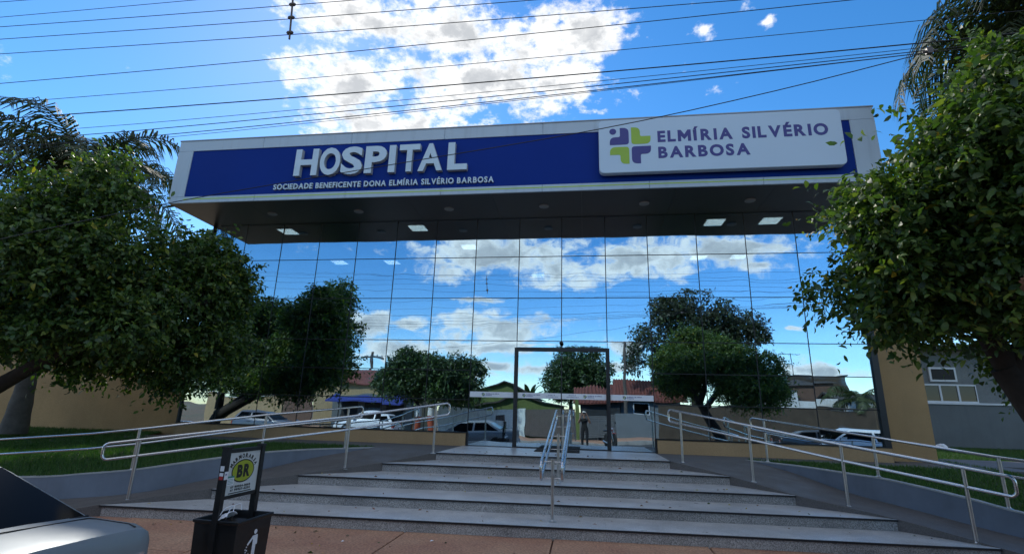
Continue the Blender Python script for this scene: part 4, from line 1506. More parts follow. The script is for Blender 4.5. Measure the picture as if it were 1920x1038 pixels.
tag(MB().tube(catmull(pts, 4), 0.0055, 6).build('overhead_wire', 'cable'), 'slack cable running down across the blue sign from the cable clamp', 'wire', 'overhead wires along the street')
tag(bevel(MB().box(5.70, 5.76, -7.785, -7.735, 5.70, 5.775).tube([(5.66, -7.76, 5.73), (5.82, -7.76, 5.745)], 0.012, 8).build('cable_clamp', 'ceramic'), 0.01), 'small clamp where the cables meet near the right palm', 'clamp')
sp = empty('wire_spacer', (-2.36, -7.75, 6.62))
MB().tube([(-2.33, -7.75, 6.62), (-2.39, -7.75, 7.42)], 0.014, 8).build('rod', 'ceramic', sp, smooth=50)
for z in (6.73, 6.99, 7.22):
    x = -2.33 - 0.06 * (z - 6.62) / 0.8
    MB().lathe([(0.012, -0.05), (0.026, -0.03), (0.026, 0.03), (0.012, 0.05)], (x, -7.75, z), 10, 'x').build('clip', 'ceramic', sp, smooth=50)
tag(sp, 'dark spacer rod hanging between three wires at the top of the sky', 'wire spacer')

# ================================================================== litter bin with advertising sign
t = empty('litter_bin', (0, 0, 0))           # built facing -Y, turned into place at the end
bw, bd = 0.245, 0.225
for sx in (-1, 1):
    MB().box(sx * 0.245 - 0.024, sx * 0.245 + 0.024, -0.030, 0.030, 0.0, 1.195).build('post', 'bin_black', t)
    MB().box(sx * 0.245 - 0.03, sx * 0.245 + 0.03, -0.036, 0.036, 1.196, 1.215).build('post_cap', 'plastic_black', t)
MB().box(-0.2205, 0.2205, -0.02, 0.02, 1.155, 1.19).build('crossbar', 'bin_black', t)
MB().box(-0.2205, 0.2205, -0.02, 0.02, 0.745, 0.775).build('crossbar', 'bin_black', t)
sgn = MB().box(-0.2195, 0.2195, -0.012, 0.006, 0.776, 1.154).build('sign_plate', 'poster', t)
y0, y1 = -0.0150, -0.0125
E_ = [(0.145 * math.cos(k / 40 * 2 * math.pi), 0.98 + 0.095 * math.sin(k / 40 * 2 * math.pi)) for k in range(40)]
E2 = [(0.157 * math.cos(k / 40 * 2 * math.pi), 0.98 + 0.106 * math.sin(k / 40 * 2 * math.pi)) for k in range(40)]
MB().prism(E2, y0 + 0.0012, y1, 'y').build('oval_rim', 'print_black', sgn)
MB().prism(E_, y0, y0 + 0.0011, 'y').build('oval', 'print_lime', sgn)
write('BR', -0.085, 0.095, 0.922, 1.04, y0 - 0.0015, y0 - 0.0002, 'print_black', 'print_black', sgn, offset=0.055, gap=0.10)
word = 'MARMORARIA'
for i, ch in enumerate(word):
    a = R(157 - 134 * i / (len(word) - 1))
    me = glyph_mesh('letter', ch, 0.035, -0.0155 if ch != 'I' else -0.006, 0.0155 if ch != 'I' else 0.006, -0.02, 0.02, y0, y1, 'print_black', 'print_black')
    o = link('letter', me, sgn, local=True)
    o.rotation_euler = (0, -(a - math.pi / 2), 0)
    o.location = (0.182 * math.cos(a), 0, 0.985 + 0.135 * math.sin(a))
write('99954-3662', -0.085, 0.13, 0.832, 0.853, y0, y1, 'print_black', 'print_black', sgn, offset=0.03)
write('99927-6234', -0.085, 0.13, 0.805, 0.826, y0, y1, 'print_black', 'print_black', sgn, offset=0.03)
write('67', -0.14, -0.105, 0.834, 0.851, y0, y1, 'print_black', 'print_black', sgn, offset=0.02)
write('67', -0.14, -0.105, 0.807, 0.824, y0, y1, 'print_black', 'print_black', sgn, offset=0.02)
MB().box(-0.16, 0.15, y0, y1, 0.785, 0.793).build('address_line', 'print_black', sgn)
st = MB().box(-0.205, -0.115, y0 - 0.003, y0 - 0.0018, 0.865, 0.945).build('sticker', 'print_white', sgn)
MB().box(-0.205, -0.115, y0 - 0.0035, y0 - 0.0031, 0.93, 0.946).build('sticker_band', 'print_teal', sgn)
for z in (0.915, 0.902, 0.889, 0.876):
    MB().box(-0.198, -0.125, y0 - 0.0035, y0 - 0.0031, z, z + 0.004).build('sticker_line', 'print_teal', sgn)
st = MB().box(-0.268, -0.2225, -0.0335, -0.0305, 0.925, 0.995).build('post_sticker', 'print_white', t)
MB().box(-0.262, -0.24, -0.0345, -0.0337, 0.965, 0.975).build('sticker_mark', 'logo_navy', st)
for z0, z1, m in ((0.925, 0.955, 'print_red'), (0.957, 0.985, 'print_white'), (1.0, 1.045, 'print_white')):
    MB().box(-0.2715, -0.2695, -0.02, 0.02, z0, z1).build('side_sticker', m, t)
# tapered open bucket
q = lambda w_, d_, z: [(-w_, -d_, z), (w_, -d_, z), (w_, d_, z), (-w_, d_, z)]
bk = MB()
bk.loft([q(0.232, 0.214, 0.10), q(bw, bd, 0.55), q(bw + 0.012, bd + 0.012, 0.552), q(bw + 0.012, bd + 0.012, 0.578), q(bw - 0.012, bd - 0.012, 0.578), q(bw - 0.014, bd - 0.014, 0.50), q(0.20, 0.18, 0.47)], cap=True)
bucket = bk.build('bucket', 'bin_black', t)
bevel(bucket, 0.006)
for i in range(5):
    x = -0.20 + 0.1 * i
    MB().box(x - 0.004, x + 0.004, bd - 0.012, bd + 0.008, 0.14, 0.54).build('rib', 'plastic_black', bucket)


def pict(poly, y=0):
    """flat white print on the sloping front of the bucket"""
    f = lambda z: -(0.214 + (bd - 0.214) * (z - 0.10) / 0.45) - 0.003
    mbp = MB()
    n = len(poly)
    mbp.add([(x, f(z), z) for x, z in poly] + [(x, f(z) + 0.0025, z) for x, z in poly], [tuple(range(n)), tuple(range(2 * n - 1, n - 1, -1))] + [(i, (i + 1) % n, (i + 1) % n + n, i + n) for i in range(n)])
    return mbp.build('pictogram', 'print_white', bucket)


hx = 0.03
pict([(hx + 0.021 * math.cos(k * 0.524), 0.445 + 0.021 * math.sin(k * 0.524)) for k in range(12)])
pict([(hx - 0.035, 0.415), (hx + 0.035, 0.415), (hx + 0.042, 0.33), (hx + 0.026, 0.33), (hx + 0.024, 0.38), (hx + 0.022, 0.20), (hx + 0.003, 0.20), (hx + 0.0, 0.31), (hx - 0.004, 0.20), (hx - 0.022, 0.20), (hx - 0.022, 0.375)])
pict([(hx - 0.033, 0.412), (hx - 0.026, 0.388), (hx - 0.085, 0.340), (hx - 0.098, 0.352)])
for dx, z in ((-0.105, 0.325), (-0.118, 0.305), (-0.098, 0.295), (-0.112, 0.282)):
    pict([(hx + dx, z), (hx + dx + 0.011, z), (hx + dx + 0.011, z + 0.011), (hx + dx, z + 0.011)])
pict([(hx - 0.150, 0.27), (hx - 0.142, 0.27), (hx - 0.130, 0.20), (hx - 0.080, 0.20), (hx - 0.068, 0.27), (hx - 0.060, 0.27), (hx - 0.074, 0.19), (hx - 0.136, 0.19)])
t.location = (-1.55, -8.42, 0.0)
t.rotation_euler = (0, R(-0.5), R(87))
tag(t, 'black litter bin with an oval logo sign on two posts, before the steps', 'litter bin')
# a discarded face mask on the rim
mk = empty('face_mask', (-1.47, -8.66, 0.58))
vs, fs = [], []
for j in range(7):
    for i in range(9):
        u, v = i / 8 - 0.5, j / 6 - 0.5
        vs.append((-1.50 + 0.11 * v + 0.02 * math.sin(6 * u), -8.62 + 0.13 * u, 0.585 + 0.045 * (v + 0.5) + 0.02 * math.cos(5 * u) + 0.006 * (j % 2)))
for j in range(6):
    for i in range(8):
        k = j * 9 + i
        fs.append((k, k + 1, k + 10, k + 9))
mo = MB().add(vs, fs).build('cloth', 'mask_white', mk, smooth=70)
so = mo.modifiers.new('thick', 'SOLIDIFY')
so.thickness = 0.004
for s in (-1, 1):
    MB().tube(catmull([(-1.54, -8.62 + 0.06 * s, 0.60), (-1.52, -8.58 + 0.05 * s, 0.67), (-1.47, -8.53 + 0.05 * s, 0.69), (-1.45, -8.55 + 0.06 * s, 0.64)], 5), 0.004, 6).build('ear_loop', 'mask_white', mk)
tag(mk, 'crumpled white face mask lying on the rim of the litter bin', 'face mask')


# ================================================================== vehicles
def rrect(x0, x1, hw, z, r, zc=0.0, n=4):
    pts = []
    for cx, cy, a0 in ((x1 - r, hw - r, 0), (x0 + r, hw - r, 90), (x0 + r, -hw + r, 180), (x1 - r, -hw + r, 270)):
        for k in range(n + 1):
            a = R(a0 + 90 * k / n)
            pts.append((cx + r * math.cos(a), cy + r * math.sin(a), z))
    return pts


CARS = {
    'sedan': dict(L=4.2, st=[(-2.10, .74, .70, .40), (-2.095, .84, .755, .34), (-2.07, .882, .79, .28), (-1.98, .905, .815, .22), (-1.6, .925, .83, .19), (-1.0, .935, .835, .18), (0, .925, .835, .18), (.8, .915, .835, .18),
                             (1.15, .895, .83, .18), (1.5, .85, .82, .19), (1.85, .77, .785, .22), (2.02, .68, .74, .26), (2.1, .56, .66, .32)],
                  base=(-1.62, 1.12, .775), roof=(-.80, .36, .56), zb=.90, zr=1.33, trunk=True),
    'hatch': dict(L=3.9, st=[(-1.95, .70, .64, .40), (-1.93, .85, .74, .34), (-1.86, .93, .79, .28), (-1.6, .95, .82, .2), (-1.0, .95, .83, .18), (0, .94, .83, .18), (.7, .93, .83, .18), (1.05, .91, .82, .18),
                             (1.4, .86, .81, .19), (1.7, .77, .77, .22), (1.88, .68, .73, .26), (1.95, .56, .66, .32)],
                  base=(-1.88, 1.02, .775), roof=(-1.50, .25, .58), zb=.925, zr=1.42, trunk=False),
}


def make_car(kind, paint, label, loc, rz, group=None):
    c = CARS[kind]
    t = empty('parked_car', (0, 0, 0))
    rings = []
    for (x, zd, hw, zl) in c['st']:
        half = [(0.0, zl), (hw * .84, zl), (hw * .955, zl + .09), (hw * .985, zl + .24 if zl + .24 < zd - .2 else (zl + zd) / 2), (hw, min(.56, zd - .14)), (hw * .985, zd - .09), (hw * .955, zd - .035), (hw * .89, zd - .006), (hw * .72, zd + .006), (hw * .4, zd + .016), (0, zd + .02)]
        ring = [(x, y, z) for y, z in half] + [(x, -y, z) for y, z in half[-2:0:-1]]
        rings.append(ring)
    body = MB().loft(rings).build('body', paint, t, smooth=40)
    zb, zr = c['zb'], c['zr']
    bx0, bx1, bh = c['base']
    rx0, rx1, rh = c['roof']
    lev = []
    for k, (f, ins) in enumerate(((-.12, 0), (0, 0), (.35, 0), (.7, 0), (.88, .012), (.97, .05), (1.0, .12), (1.03, .30))):
        ff = min(f, 1.0)
        lev.append(rrect(bx0 + (rx0 - bx0) * ff + ins, bx1 + (rx1 - bx1) * ff - ins, bh + (rh - bh) * ff - ins * .9, zb + (zr - zb) * f, .07))
    MB().loft(lev).build('cabin', paint, t, smooth=45)
    X0 = lambda f: bx0 + (rx0 - bx0) * f
    X1 = lambda f: bx1 + (rx1 - bx1) * f
    Hw = lambda f: bh + (rh - bh) * f
    Z = lambda f: zb + (zr - zb) * f
    f0, f1 = .06, .80
    e = .006
    # rear window and windscreen
    for XX, s, nm in ((X0, -1, 'rear_window'), (X1, 1, 'windscreen')):
        v = []
        for f in (f0, f1):
            for yy in (-1, 1):
                v.append((XX(f) + s * e, yy * (Hw(f) - .045), Z(f)))
        v2 = [(x - s * .004, y, z) for x, y, z in v]
        wn_ = MB().add(v + v2, [(0, 1, 3, 2), (4, 6, 7, 5), (0, 2, 6, 4), (1, 5, 7, 3), (0, 4, 5, 1), (2, 3, 7, 6)]).build(nm, 'car_glass', t)
        if nm == 'windscreen':
            for sy in (-.35, .25):
                MB().tube([(X1(f0) + .012, sy, Z(f0)), (X1(.35) + .014, sy + .35, Z(.35))], .006, 5).build('wiper', 'plastic_black', wn_)
    xm = (rx0 + rx1) / 2 + .02
    for s in (-1, 1):
        def sw(a0, a1, b0, b1, nm):
            v = [(a0, s * (Hw(f0) + e), Z(f0)), (b0, s * (Hw(f0) + e), Z(f0)), (b1, s * (Hw(f1) + e), Z(f1)), (a1, s * (Hw(f1) + e), Z(f1))]
            v2 = [(x, y - s * .005, z) for x, y, z in v]
            return MB().add(v + v2, [(0, 1, 2, 3), (7, 6, 5, 4), (0, 4, 5, 1), (1, 5, 6, 2), (2, 6, 7, 3), (3, 7, 4, 0)]).build(nm, 'car_glass', t)
        sw(X0(f0) + .20, X0(f1) + .13, xm - .05, xm - .05, 'side_window')
        sw(xm + .03, xm + .03, X1(f0) - .13, X1(f1) - .09, 'side_window')
        for hx_ in (-.75, .25):
            MB().box(hx_ - .1, hx_ + .1, s * .836 - .012, s * .836 + .012, .755, .785).build('door_handle', paint, t)
        MB().loft([rrect(bx1 - .42, bx1 - .22, .055, z, .03) for z in (zb + .02, zb + .13)]).build('wing_mirror', paint, t).location = (0, s * (bh + .13), 0)
        MB().box(-1.0, 1.0, s * .835 - .008, s * .835 + .010, .40, .45).build('side_moulding', 'plastic_black', t)
        # lamps
        x0 = c['st'][1][0]
        lampz = (.56, .73) if kind == 'sedan' else (.70, .92)
        lo = MB().prism(rpoly([(x0 - .006, s * .49, .03), (x0 - .006, s * .735, .04), (x0 + .12, s * .812, .02), (x0 + .12, s * .5, .02)] if s > 0 else [(x0 - .006, s * .49, .03), (x0 + .12, s * .5, .02), (x0 + .12, s * .812, .02), (x0 - .006, s * .735, .04)], 3), lampz[0], lampz[1])
        lo.build('tail_lamp', 'clear_lens' if kind == 'sedan' else 'red_lens', t)
        MB().box(x0 - .012, x0 + .03, s * .66 - .06, s * .66 + .06, lampz[0] + .085, lampz[1] - .02).build('brake_lamp', 'red_lens', t)
        MB().box(x0 - .009, x0 + .02, s * .60 - .07, s * .60 + .07, lampz[0] + .015, lampz[0] + .08).build('reverse_lamp', 'clear_lens', t)
        x1 = c['st'][-2][0]
        MB().prism([(x1 - .16, s * .50), (x1 + .035, s * .50), (x1 + .02, s * .66), (x1 - .16, s * .772)] if s > 0 else [(x1 - .16, s * .50), (x1 - .16, s * .772), (x1 + .02, s * .66), (x1 + .035, s * .50)], .55, .69).build('headlamp', 'clear_lens', t)
    a, b = c['st'][0][0], c['st'][-1][0]
    if kind == 'sedan':             # shut line of the boot lid and the rubber under the rear window
        zz = .924
        MB().tube([(-2.045, .66, .893), (-1.98, .675, .905), (-1.70, .69, zz - .004), (-1.665, .66, zz + .004), (-1.66, 0, zz + .026), (-1.665, -.66, zz + .004), (-1.70, -.69, zz - .004), (-1.98, -.675, .905), (-2.045, -.66, .893)], .0045, 6).build('shut_line', 'plastic_black', t)
        MB().tube([(X0(.055) - .004, -Hw(0) + .04, Z(.055)), (X0(.055) - .004, Hw(0) - .04, Z(.055))], .009, 6).build('window_seal', 'plastic_black', t)
    bumper = MB().loft([rrect(a - .035, a + .22, .70, .34, .08), rrect(a - .05, a + .22, .725, .40, .08), rrect(a - .05, a + .22, .725, .56, .08), rrect(a - .02, a + .22, .70, .60, .08)]).build('rear_bumper', paint, t, smooth=40)
    MB().box(a - .058, a - .05, -.2, .2, .44, .53).build('number_plate', 'print_white', bumper)
    MB().loft([rrect(b - .22, b + .03, .68, .28, .08), rrect(b - .22, b + .05, .70, .36, .08), rrect(b - .22, b + .05, .70, .50, .08), rrect(b - .22, b + .02, .68, .54, .08)]).build('front_bumper', paint, t, smooth=40)
    for wx in (a + .78, b - .80):
        for s in (-1, 1):
            MB().lathe([(.355, s * .60), (.355, s * .838), (.33, s * .842)], (wx, 0, .315), 20, 'y').build('wheel_arch', 'plastic_black', t, smooth=40)
            wh = MB().lathe([(.19, s * .66), (.285, s * .665), (.305, s * .70), (.305, s * .80), (.285, s * .845), (.20, s * .85)], (wx, 0, .305), 24, 'y').build('wheel', 'tyre', t, smooth=40)
            MB().lathe([(.195, s * .80), (.195, s * .851), (.16, s * .857), (.05, s * .853)], (wx, 0, .305), 16, 'y').build('rim', 'rim', wh, smooth=30)
    t.location = loc
    t.rotation_euler = (0, 0, rz)
    return tag(t, label, 'car', group)


make_car('sedan', 'car_silver', 'silver sedan parked at the kerb, its rear filling the lower left corner', (-3.36, -10.50, -0.13), math.pi)
make_car('hatch', 'car_white', 'white hatchback parked near the hospital kerb, reflected at the right end of the glass', (12.9, -10.6, -0.13), math.pi, 'cars parked along the street')
make_car('sedan', 'car_black', 'black car parked across the street, reflected just behind the white hatchback', (14.6, -18.4, -0.13), 0.0, 'cars parked along the street')
make_car('hatch', 'car_white', 'white car parked across the street, reflected left of the painted tree trunks', (-11.8, -18.3, -0.13), math.pi, 'cars parked along the street')
make_car('hatch', 'car_grey', 'dark grey car parked across the street, reflected before the yellow wall', (-18.6, -18.3, -0.13), 0.0, 'cars parked along the street')

# motorcycle standing in the street
t = empty('motorcycle', (0, 0, 0))
for x in (-.62, .62):
    w_ = MB().lathe([(.21, -.03), (.275, -.045), (.30, -.02), (.30, .02), (.275, .045), (.21, .03)], (x, 0, .30), 20, 'y').build('wheel', 'tyre', t, smooth=50)
    MB().lathe([(.205, -.012), (.205, .012)], (x, 0, .30), 16, 'y').build('rim', 'rim', w_)
MB().tube(catmull([(-.62, 0, .30), (-.25, 0, .42), (.1, 0, .40), (.36, 0, .82)], 4), .035, 8).build('frame', 'black_metal', t, smooth=50)
MB().loft([rrect(-.30, .12, .10, .34, .05), rrect(-.26, .15, .14, .45, .05), rrect(-.2, .12, .10, .60, .05)]).build('engine', 'steel_dull', t, smooth=40)
MB().loft([rrect(-.12, .34, .08, .66, .06), rrect(-.14, .36, .14, .74, .07), rrect(-.08, .32, .10, .86, .06)]).build('fuel_tank', 'moto_red', t, smooth=50)
MB().loft([rrect(-.78, -.10, .09, .72, .06), rrect(-.80, -.10, .13, .78, .07), rrect(-.74, -.14, .10, .82, .06)]).build('seat', 'plastic_black', t, smooth=50)
for s in (-1, 1):
    MB().tube([(.62, s * .07, .30), (.42, s * .07, .90)], .022, 8).build('fork', 'steel', t, smooth=50)
    MB().tube([(.40, s * .08, .92), (.32, s * .36, 1.02)], .013, 8).build('handlebar', 'black_metal', t, smooth=50)
    MB().tube([(.36, s * .26, 1.0), (.38, s * .33, 1.16)], .007, 6).lathe([(.045, -.01), (.05, 0), (.045, .01)], (.38, s * .34, 1.19), 10, 'x').build('mirror', 'plastic_black', t, smooth=50)
MB().lathe([(.03, -.07), (.085, -.03), (.09, .04)], (.50, 0, .86), 16, 'x').build('headlight_shell', 'moto_red', t, smooth=50)
MB().lathe([(.078, .0405), (.05, .055)], (.50, 0, .86), 16, 'x').build('headlight', 'clear_lens', t, smooth=50)
MB().box(.45, .85, -.05, .05, .60, .625).build('mudguard', 'moto_red', t)
MB().tube([(-.15, .12, .30), (-.70, .15, .36)], .04, 8).build('exhaust', 'steel', t, smooth=50)
MB().tube([(-.05, .1, .38), (-.12, .30, .0)], .012, 6).build('side_stand', 'black_metal', t)
t.location = (3.25, -15.9, -0.06)
t.rotation_euler = (R(-8), 0, R(70))
tag(t, 'motorcycle standing in the street, reflected in the door right of the photographer', 'motorcycle')

# ================================================================== the photographer, seen only in the glass
pt = empty('person', (1.7665, -13.70, -0.06))


def skin_body():
    J = {'pel': (0, 0, .96, .135, .105), 'sp': (0, 0, 1.13, .135, .10), 'ch': (0, .0, 1.33, .155, .11), 'nk0': (0, .0, 1.455, .075, .07), 'nk1': (0, .02, 1.52, .052, .055), 'hd': (0, .04, 1.60, .072, .088), 'hd1': (0, .04, 1.67, .075, .09), 'hd2': (0, .035, 1.735, .05, .06)}
    Ed = [('pel', 'sp'), ('sp', 'ch'), ('ch', 'nk0'), ('nk0', 'nk1'), ('nk1', 'hd'), ('hd', 'hd1'), ('hd1', 'hd2')]
    for s, n in ((-1, 'l'), (1, 'r')):
        J.update({n + 'hip': (s * .095, 0, .90, .092, .10), n + 'kn': (s * .115, .02, .50, .062, .066), n + 'cf': (s * .118, -.005, .36, .056, .062), n + 'an': (s * .12, -.02, .09, .04, .045), n + 'toe': (s * .14, .15, .035, .042, .032),
                  n + 'sh': (s * .185, .0, 1.415, .062, .062), n + 'el': (s * .30, .18, 1.26, .044, .044), n + 'fa': (s * .25, .26, 1.40, .042, .042), n + 'wr': (s * .145, .365, 1.585, .027, .024), n + 'pm': (s * .118, .385, 1.635, .030, .018)})
        Ed += [('pel', n + 'hip'), (n + 'hip', n + 'kn'), (n + 'kn', n + 'cf'), (n + 'cf', n + 'an'), (n + 'an', n + 'toe'), ('ch', n + 'sh'), (n + 'sh', n + 'el'), (n + 'el', n + 'fa'), (n + 'fa', n + 'wr'), (n + 'wr', n + 'pm')]
        for k in range(4):          # fingers close over the phone's edge
            zz = 1.632 + .016 * k
            J[n + 'f%da' % k] = (s * (.108 - .002 * k), .400, zz + .01, .009, .009)
            J[n + 'f%db' % k] = (s * (.098 - .002 * k), .418 - .001 * k, zz + .018, .0085, .0085)
            J[n + 'f%dc' % k] = (s * (.080 + .003 * k), .421, zz + .020, .0075, .0075)
            Ed += [(n + 'pm', n + 'f%da' % k), (n + 'f%da' % k, n + 'f%db' % k), (n + 'f%db' % k, n + 'f%dc' % k)]
        J[n + 'ta'] = (s * .104, .380, 1.612, .011, .011)
        J[n + 'tb'] = (s * .080, .388, 1.622, .0095, .0095)
        Ed += [(n + 'wr', n + 'ta'), (n + 'ta', n + 'tb')]
    names = list(J)
    me = bpy.data.meshes.new('body')
    me.from_pydata([J[n][:3] for n in names], [(names.index(a), names.index(b)) for a, b in Ed], [])
    o = bpy.data.objects.new('body', me)
    COL.objects.link(o)
    m = o.modifiers.new('skin', 'SKIN')
    for i, n in enumerate(names):
        me.skin_vertices[0].data[i].radius = J[n][3:5]
        me.skin_vertices[0].data[i].use_root = (n == 'pel')
    sub = o.modifiers.new('sub', 'SUBSURF')
    sub.levels = sub.render_levels = 2
    dg = bpy.context.evaluated_depsgraph_get()
    out = bpy.data.meshes.new_from_object(o.evaluated_get(dg))
    bpy.data.objects.remove(o)
    for k in ('skin', 'shirt', 'trousers', 'shoe', 'hair'):
        out.materials.append(MATS[k])
    for p in out.polygons:
        x, y, z = p.center
        if z < .075:
            i = 3
        elif z < .985:
            i = 2
        elif z < 1.475 and y < .12 and abs(x) < .29:
            i = 1
        elif z > 1.60 and y < 0.02 and abs(x) < .1:
            i = 4
        else:
            i = 0
        p.material_index = i
    out.shade_smooth()
    return out


bo = link('body', skin_body(), pt, local=True)
# face: nose and ears
fm = MB()
fm.lathe([(.004, -.03), (.014, -.015), (.016, .0), (.006, .012)], (0, .128, 1.605), 8, 'z')
for s in (-1, 1):
    fm.lathe([(.008, -.03), (.016, 0), (.008, .03)], (s * .078, .03, 1.605), 8, 'z')
fm.build('nose_and_ears', 'skin', bo, smooth=60, local=True)
cp = MB()
cp.lathe([(.098, 1.655), (.100, 1.69), (.088, 1.73), (.055, 1.762), (.01, 1.772)], (0, .03, 0), 18)
cp.loft([rrect(.02, .11, .08, z, .03) for z in (1.655, 1.664)])
capo = cp.build('cap', 'cap_white', pt, smooth=50, local=True)
tag(pt, 'person in a dark shirt and white cap holding up a phone, reflected in the door', 'person')
ph = bevel(MB().box(1.7665 - .080, 1.7665 + .080, -13.285, -13.277, 1.563, 1.638).build('phone', 'plastic_black'), .004)
tag(ph, 'black phone held up sideways by the reflected person', 'phone')

# ================================================================== the far side of the street, seen in the glass
def wall_thing(name, label, x0, x1, y, z1, m, th=.15, cat='wall', cap=None):
    t = empty(name, ((x0 + x1) / 2, y, 0))
    MB().box(x0, x1, y - th, y, -.1, z1).build('wall_body', m, t)
    if cap:
        MB().box(x0 - .03, x1 + .03, y - th - .03, y + .03, z1 + .001, z1 + .06).build('wall_coping', cap, t)
    return tag(t, label, cat)


w1 = wall_thing('boundary_wall', 'stained white boundary wall across the street, reflected behind the silver car', -8.9, -3.0, -24, 1.88, 'white_paint_dirty')
MB().box(-2.998, -2.45, -24.2, -23.96, -.1, 1.95).build('gate_pillar', 'white_paint_dirty', w1)
bx = MB().box(-4.55, -3.95, -23.999, -23.975, .95, 1.35).build('meter_box', 'gate_metal', w1)
for i in range(5):
    MB().box(-4.5 + .1 * i, -4.46 + .1 * i, -23.974, -23.965, .98, 1.32).build('bar', 'black_metal', bx)
g_ = empty('metal_gate', (-.6, -24, 0))
for i in range(30):
    x = -2.44 + 3.6 * i / 30
    MB().box(x, x + .112, -24.06, -24.02 + .02 * (i % 2), .05, 1.84).build('panel', 'gate_metal', g_)
MB().box(-2.44, 1.16, -24.10, -24.061, 1.78, 1.84).build('top_bar', 'gate_metal', g_)
tag(g_, 'brown ribbed metal gate across the street, reflected in the left door leaf', 'gate')
wall_thing('gate_post', 'green painted gate post across the street, reflected behind the person', 1.18, 1.42, -24, 2.9, 'green_paint', cat='post')
sg = empty('slatted_gate', (3, -24, 0))
for i in range(16):
    MB().box(1.45, 4.1, -24.05, -24.02, .1 + .085 * i, .165 + .085 * i).build('slat', 'slat_metal', sg)
for x in (1.45, 2.7, 4.05):
    MB().box(x, x + .05, -24.09, -24.051, .0, 1.46).build('upright', 'slat_metal', sg)
tag(sg, 'grey gate of horizontal slats across the street, reflected right of the person', 'gate')
wall_thing('boundary_wall', 'plain grey boundary wall across the street, reflected right of the slatted gate', 4.11, 6.75, -24, 1.52, 'grey_render')
wall_thing('boundary_wall', 'long dark brown boundary wall across the street, reflected at the right of the glass', 6.76, 34, -24, 2.32, 'dark_wall', cap='roof_dark')
wall_thing('boundary_wall', 'yellow boundary wall across the street, reflected at the far left of the glass', -27.5, -21.2, -24, 2.3, 'cream_paint', cap='white_paint')
wall_thing('boundary_wall', 'reddish brown boundary wall across the street, reflected between the yellow wall and the shop', -21.1, -18.9, -24, 2.6, 'brown_paint')


def house(name, label, x0, x1, y0, y1, ze, zr, wm, rm, axis='x', over=.35, wins=(), tiles=False):
    """gabled house: y1 is the street side; ridge along x or y"""
    t = empty(name, ((x0 + x1) / 2, (y0 + y1) / 2, 0))
    MB().box(x0, x1, y0, y1, -.1, ze).build('wall', wm, t)
    if axis == 'y':
        xm = (x0 + x1) / 2
        MB().prism([(x0, ze + .001), (x1, ze + .001), (xm, zr - .08)], y0, y1, 'y').build('gable', wm, t)
        for s, xe in ((-1, x0 - over), (1, x1 + over)):
            zz = ze - (zr - ze) * over / (xm - x0)
            P_ = [(xm, zr - .06), (xe, zz - .06), (xe, zz + .04), (xm, zr + .04)]
            MB().prism(P_ if s < 0 else P_[::-1], y0 - over, y1 + over, 'y').build('roof', rm, t)
    else:
        ym = (y0 + y1) / 2
        for s, ye in ((1, y1 + over), (-1, y0 - over)):
            zz = ze - (zr - ze) * over / (y1 - ym)
            rf = MB().prism([(ym, zr - .06), (ye, zz - .06), (ye, zz + .04), (ym, zr + .04)], x0 - over, x1 + over, 'x').build('roof', rm, t)
            if tiles and s > 0:
                n = int((x1 - x0 + 2 * over) / .24)
                for i in range(n):
                    x = x0 - over + .12 + .24 * i
                    MB().tube([(x, ym, zr + .05), (x, (ym + ye) / 2, (zr + zz) / 2 + .05), (x, ye + .04, zz + .05)], .085, 6).build('tile_row', rm, rf, smooth=60)
    for (a, b, c, d) in wins:
        f = MB().box(a, b, y1 + .001, y1 + .05, c, d).build('window', 'white_frame', t)
        MB().box(a + .06, b - .06, y1 + .051, y1 + .056, c + .06, d - .06).build('pane', 'car_glass', f)
    return tag(t, label, 'house')


house('gabled_house', 'green house with a dark gable, reflected above the white safety strip', -7.6, -2.0, -34, -28.2, 2.9, 3.95, 'green_paint', 'roof_dark', 'y')
house('carport', 'low green gabled carport behind the ribbed gate, reflected in the left door leaf', -6.2, .2, -28.1, -25.2, 2.15, 2.85, 'green_paint', 'roof_dark', 'y', .3)
house('tiled_house', 'house with a low red tiled roof, reflected right of the door centre', 1.5, 4.6, -32, -26.5, 2.7, 3.75, 'dark_inside', 'roof_tile', 'x', .5, tiles=True)
house('tiled_house', 'grey house with a higher red tiled roof, reflected beside the leaning pole', 4.7, 9.0, -33, -27.0, 2.9, 4.25, 'grey_render', 'roof_tile', 'x', .5, wins=((5.6, 6.8, 1.5, 2.4),), tiles=True)
house('cream_house', 'cream house with a red roof, reflected above the blue awning', -21.5, -12.5, -36, -29, 3.95, 5.3, 'cream_paint', 'roof_tile', 'x', .5)
aw = empty('shop', (-16, -27.5, 0))
MB().box(-18.8, -12.6, -28.9, -27.2, -.1, 2.75).build('wall', 'grey_render', aw)
for i in range(10):
    x = -18.7 + .62 * i
    MB().prism([(-27.19, 2.62), (-25.6, 2.10), (-25.6, 1.98), (-27.19, 2.50)], x, x + .61, 'x').build('awning_panel', 'blue_canvas', aw)
for a in (-18.2, -16.2, -14.2):
    MB().box(a, a + 1.4, -27.199, -27.15, 0, 2.1).build('shutter', 'dark_inside', aw)
tag(aw, 'grey shop with a blue awning, reflected behind the white car on the left', 'shop')
house('white_building', 'white flat-faced building, reflected above the brown wall', 14.6, 17.6, -34, -28, 3.75, 3.95, 'white_paint', 'roof_dark', 'x', .05)
wall_thing('boundary_wall', 'low white wall behind the brown wall, reflected right of the white building', 17.65, 20.4, -28, 3.1, 'white_paint')
house('brown_house', 'brown house with a stepped dark roof, reflected left of the coconut palm', 18.6, 22.5, -40, -33, 4.6, 5.2, 'brown_paint', 'roof_dark', 'x', .3)
house('brown_house', 'tall brown block with a flat parapet, reflected behind the stepped roof', 21.5, 24.5, -42, -35, 5.7, 5.8, 'dark_wall', 'roof_dark', 'x', .05)
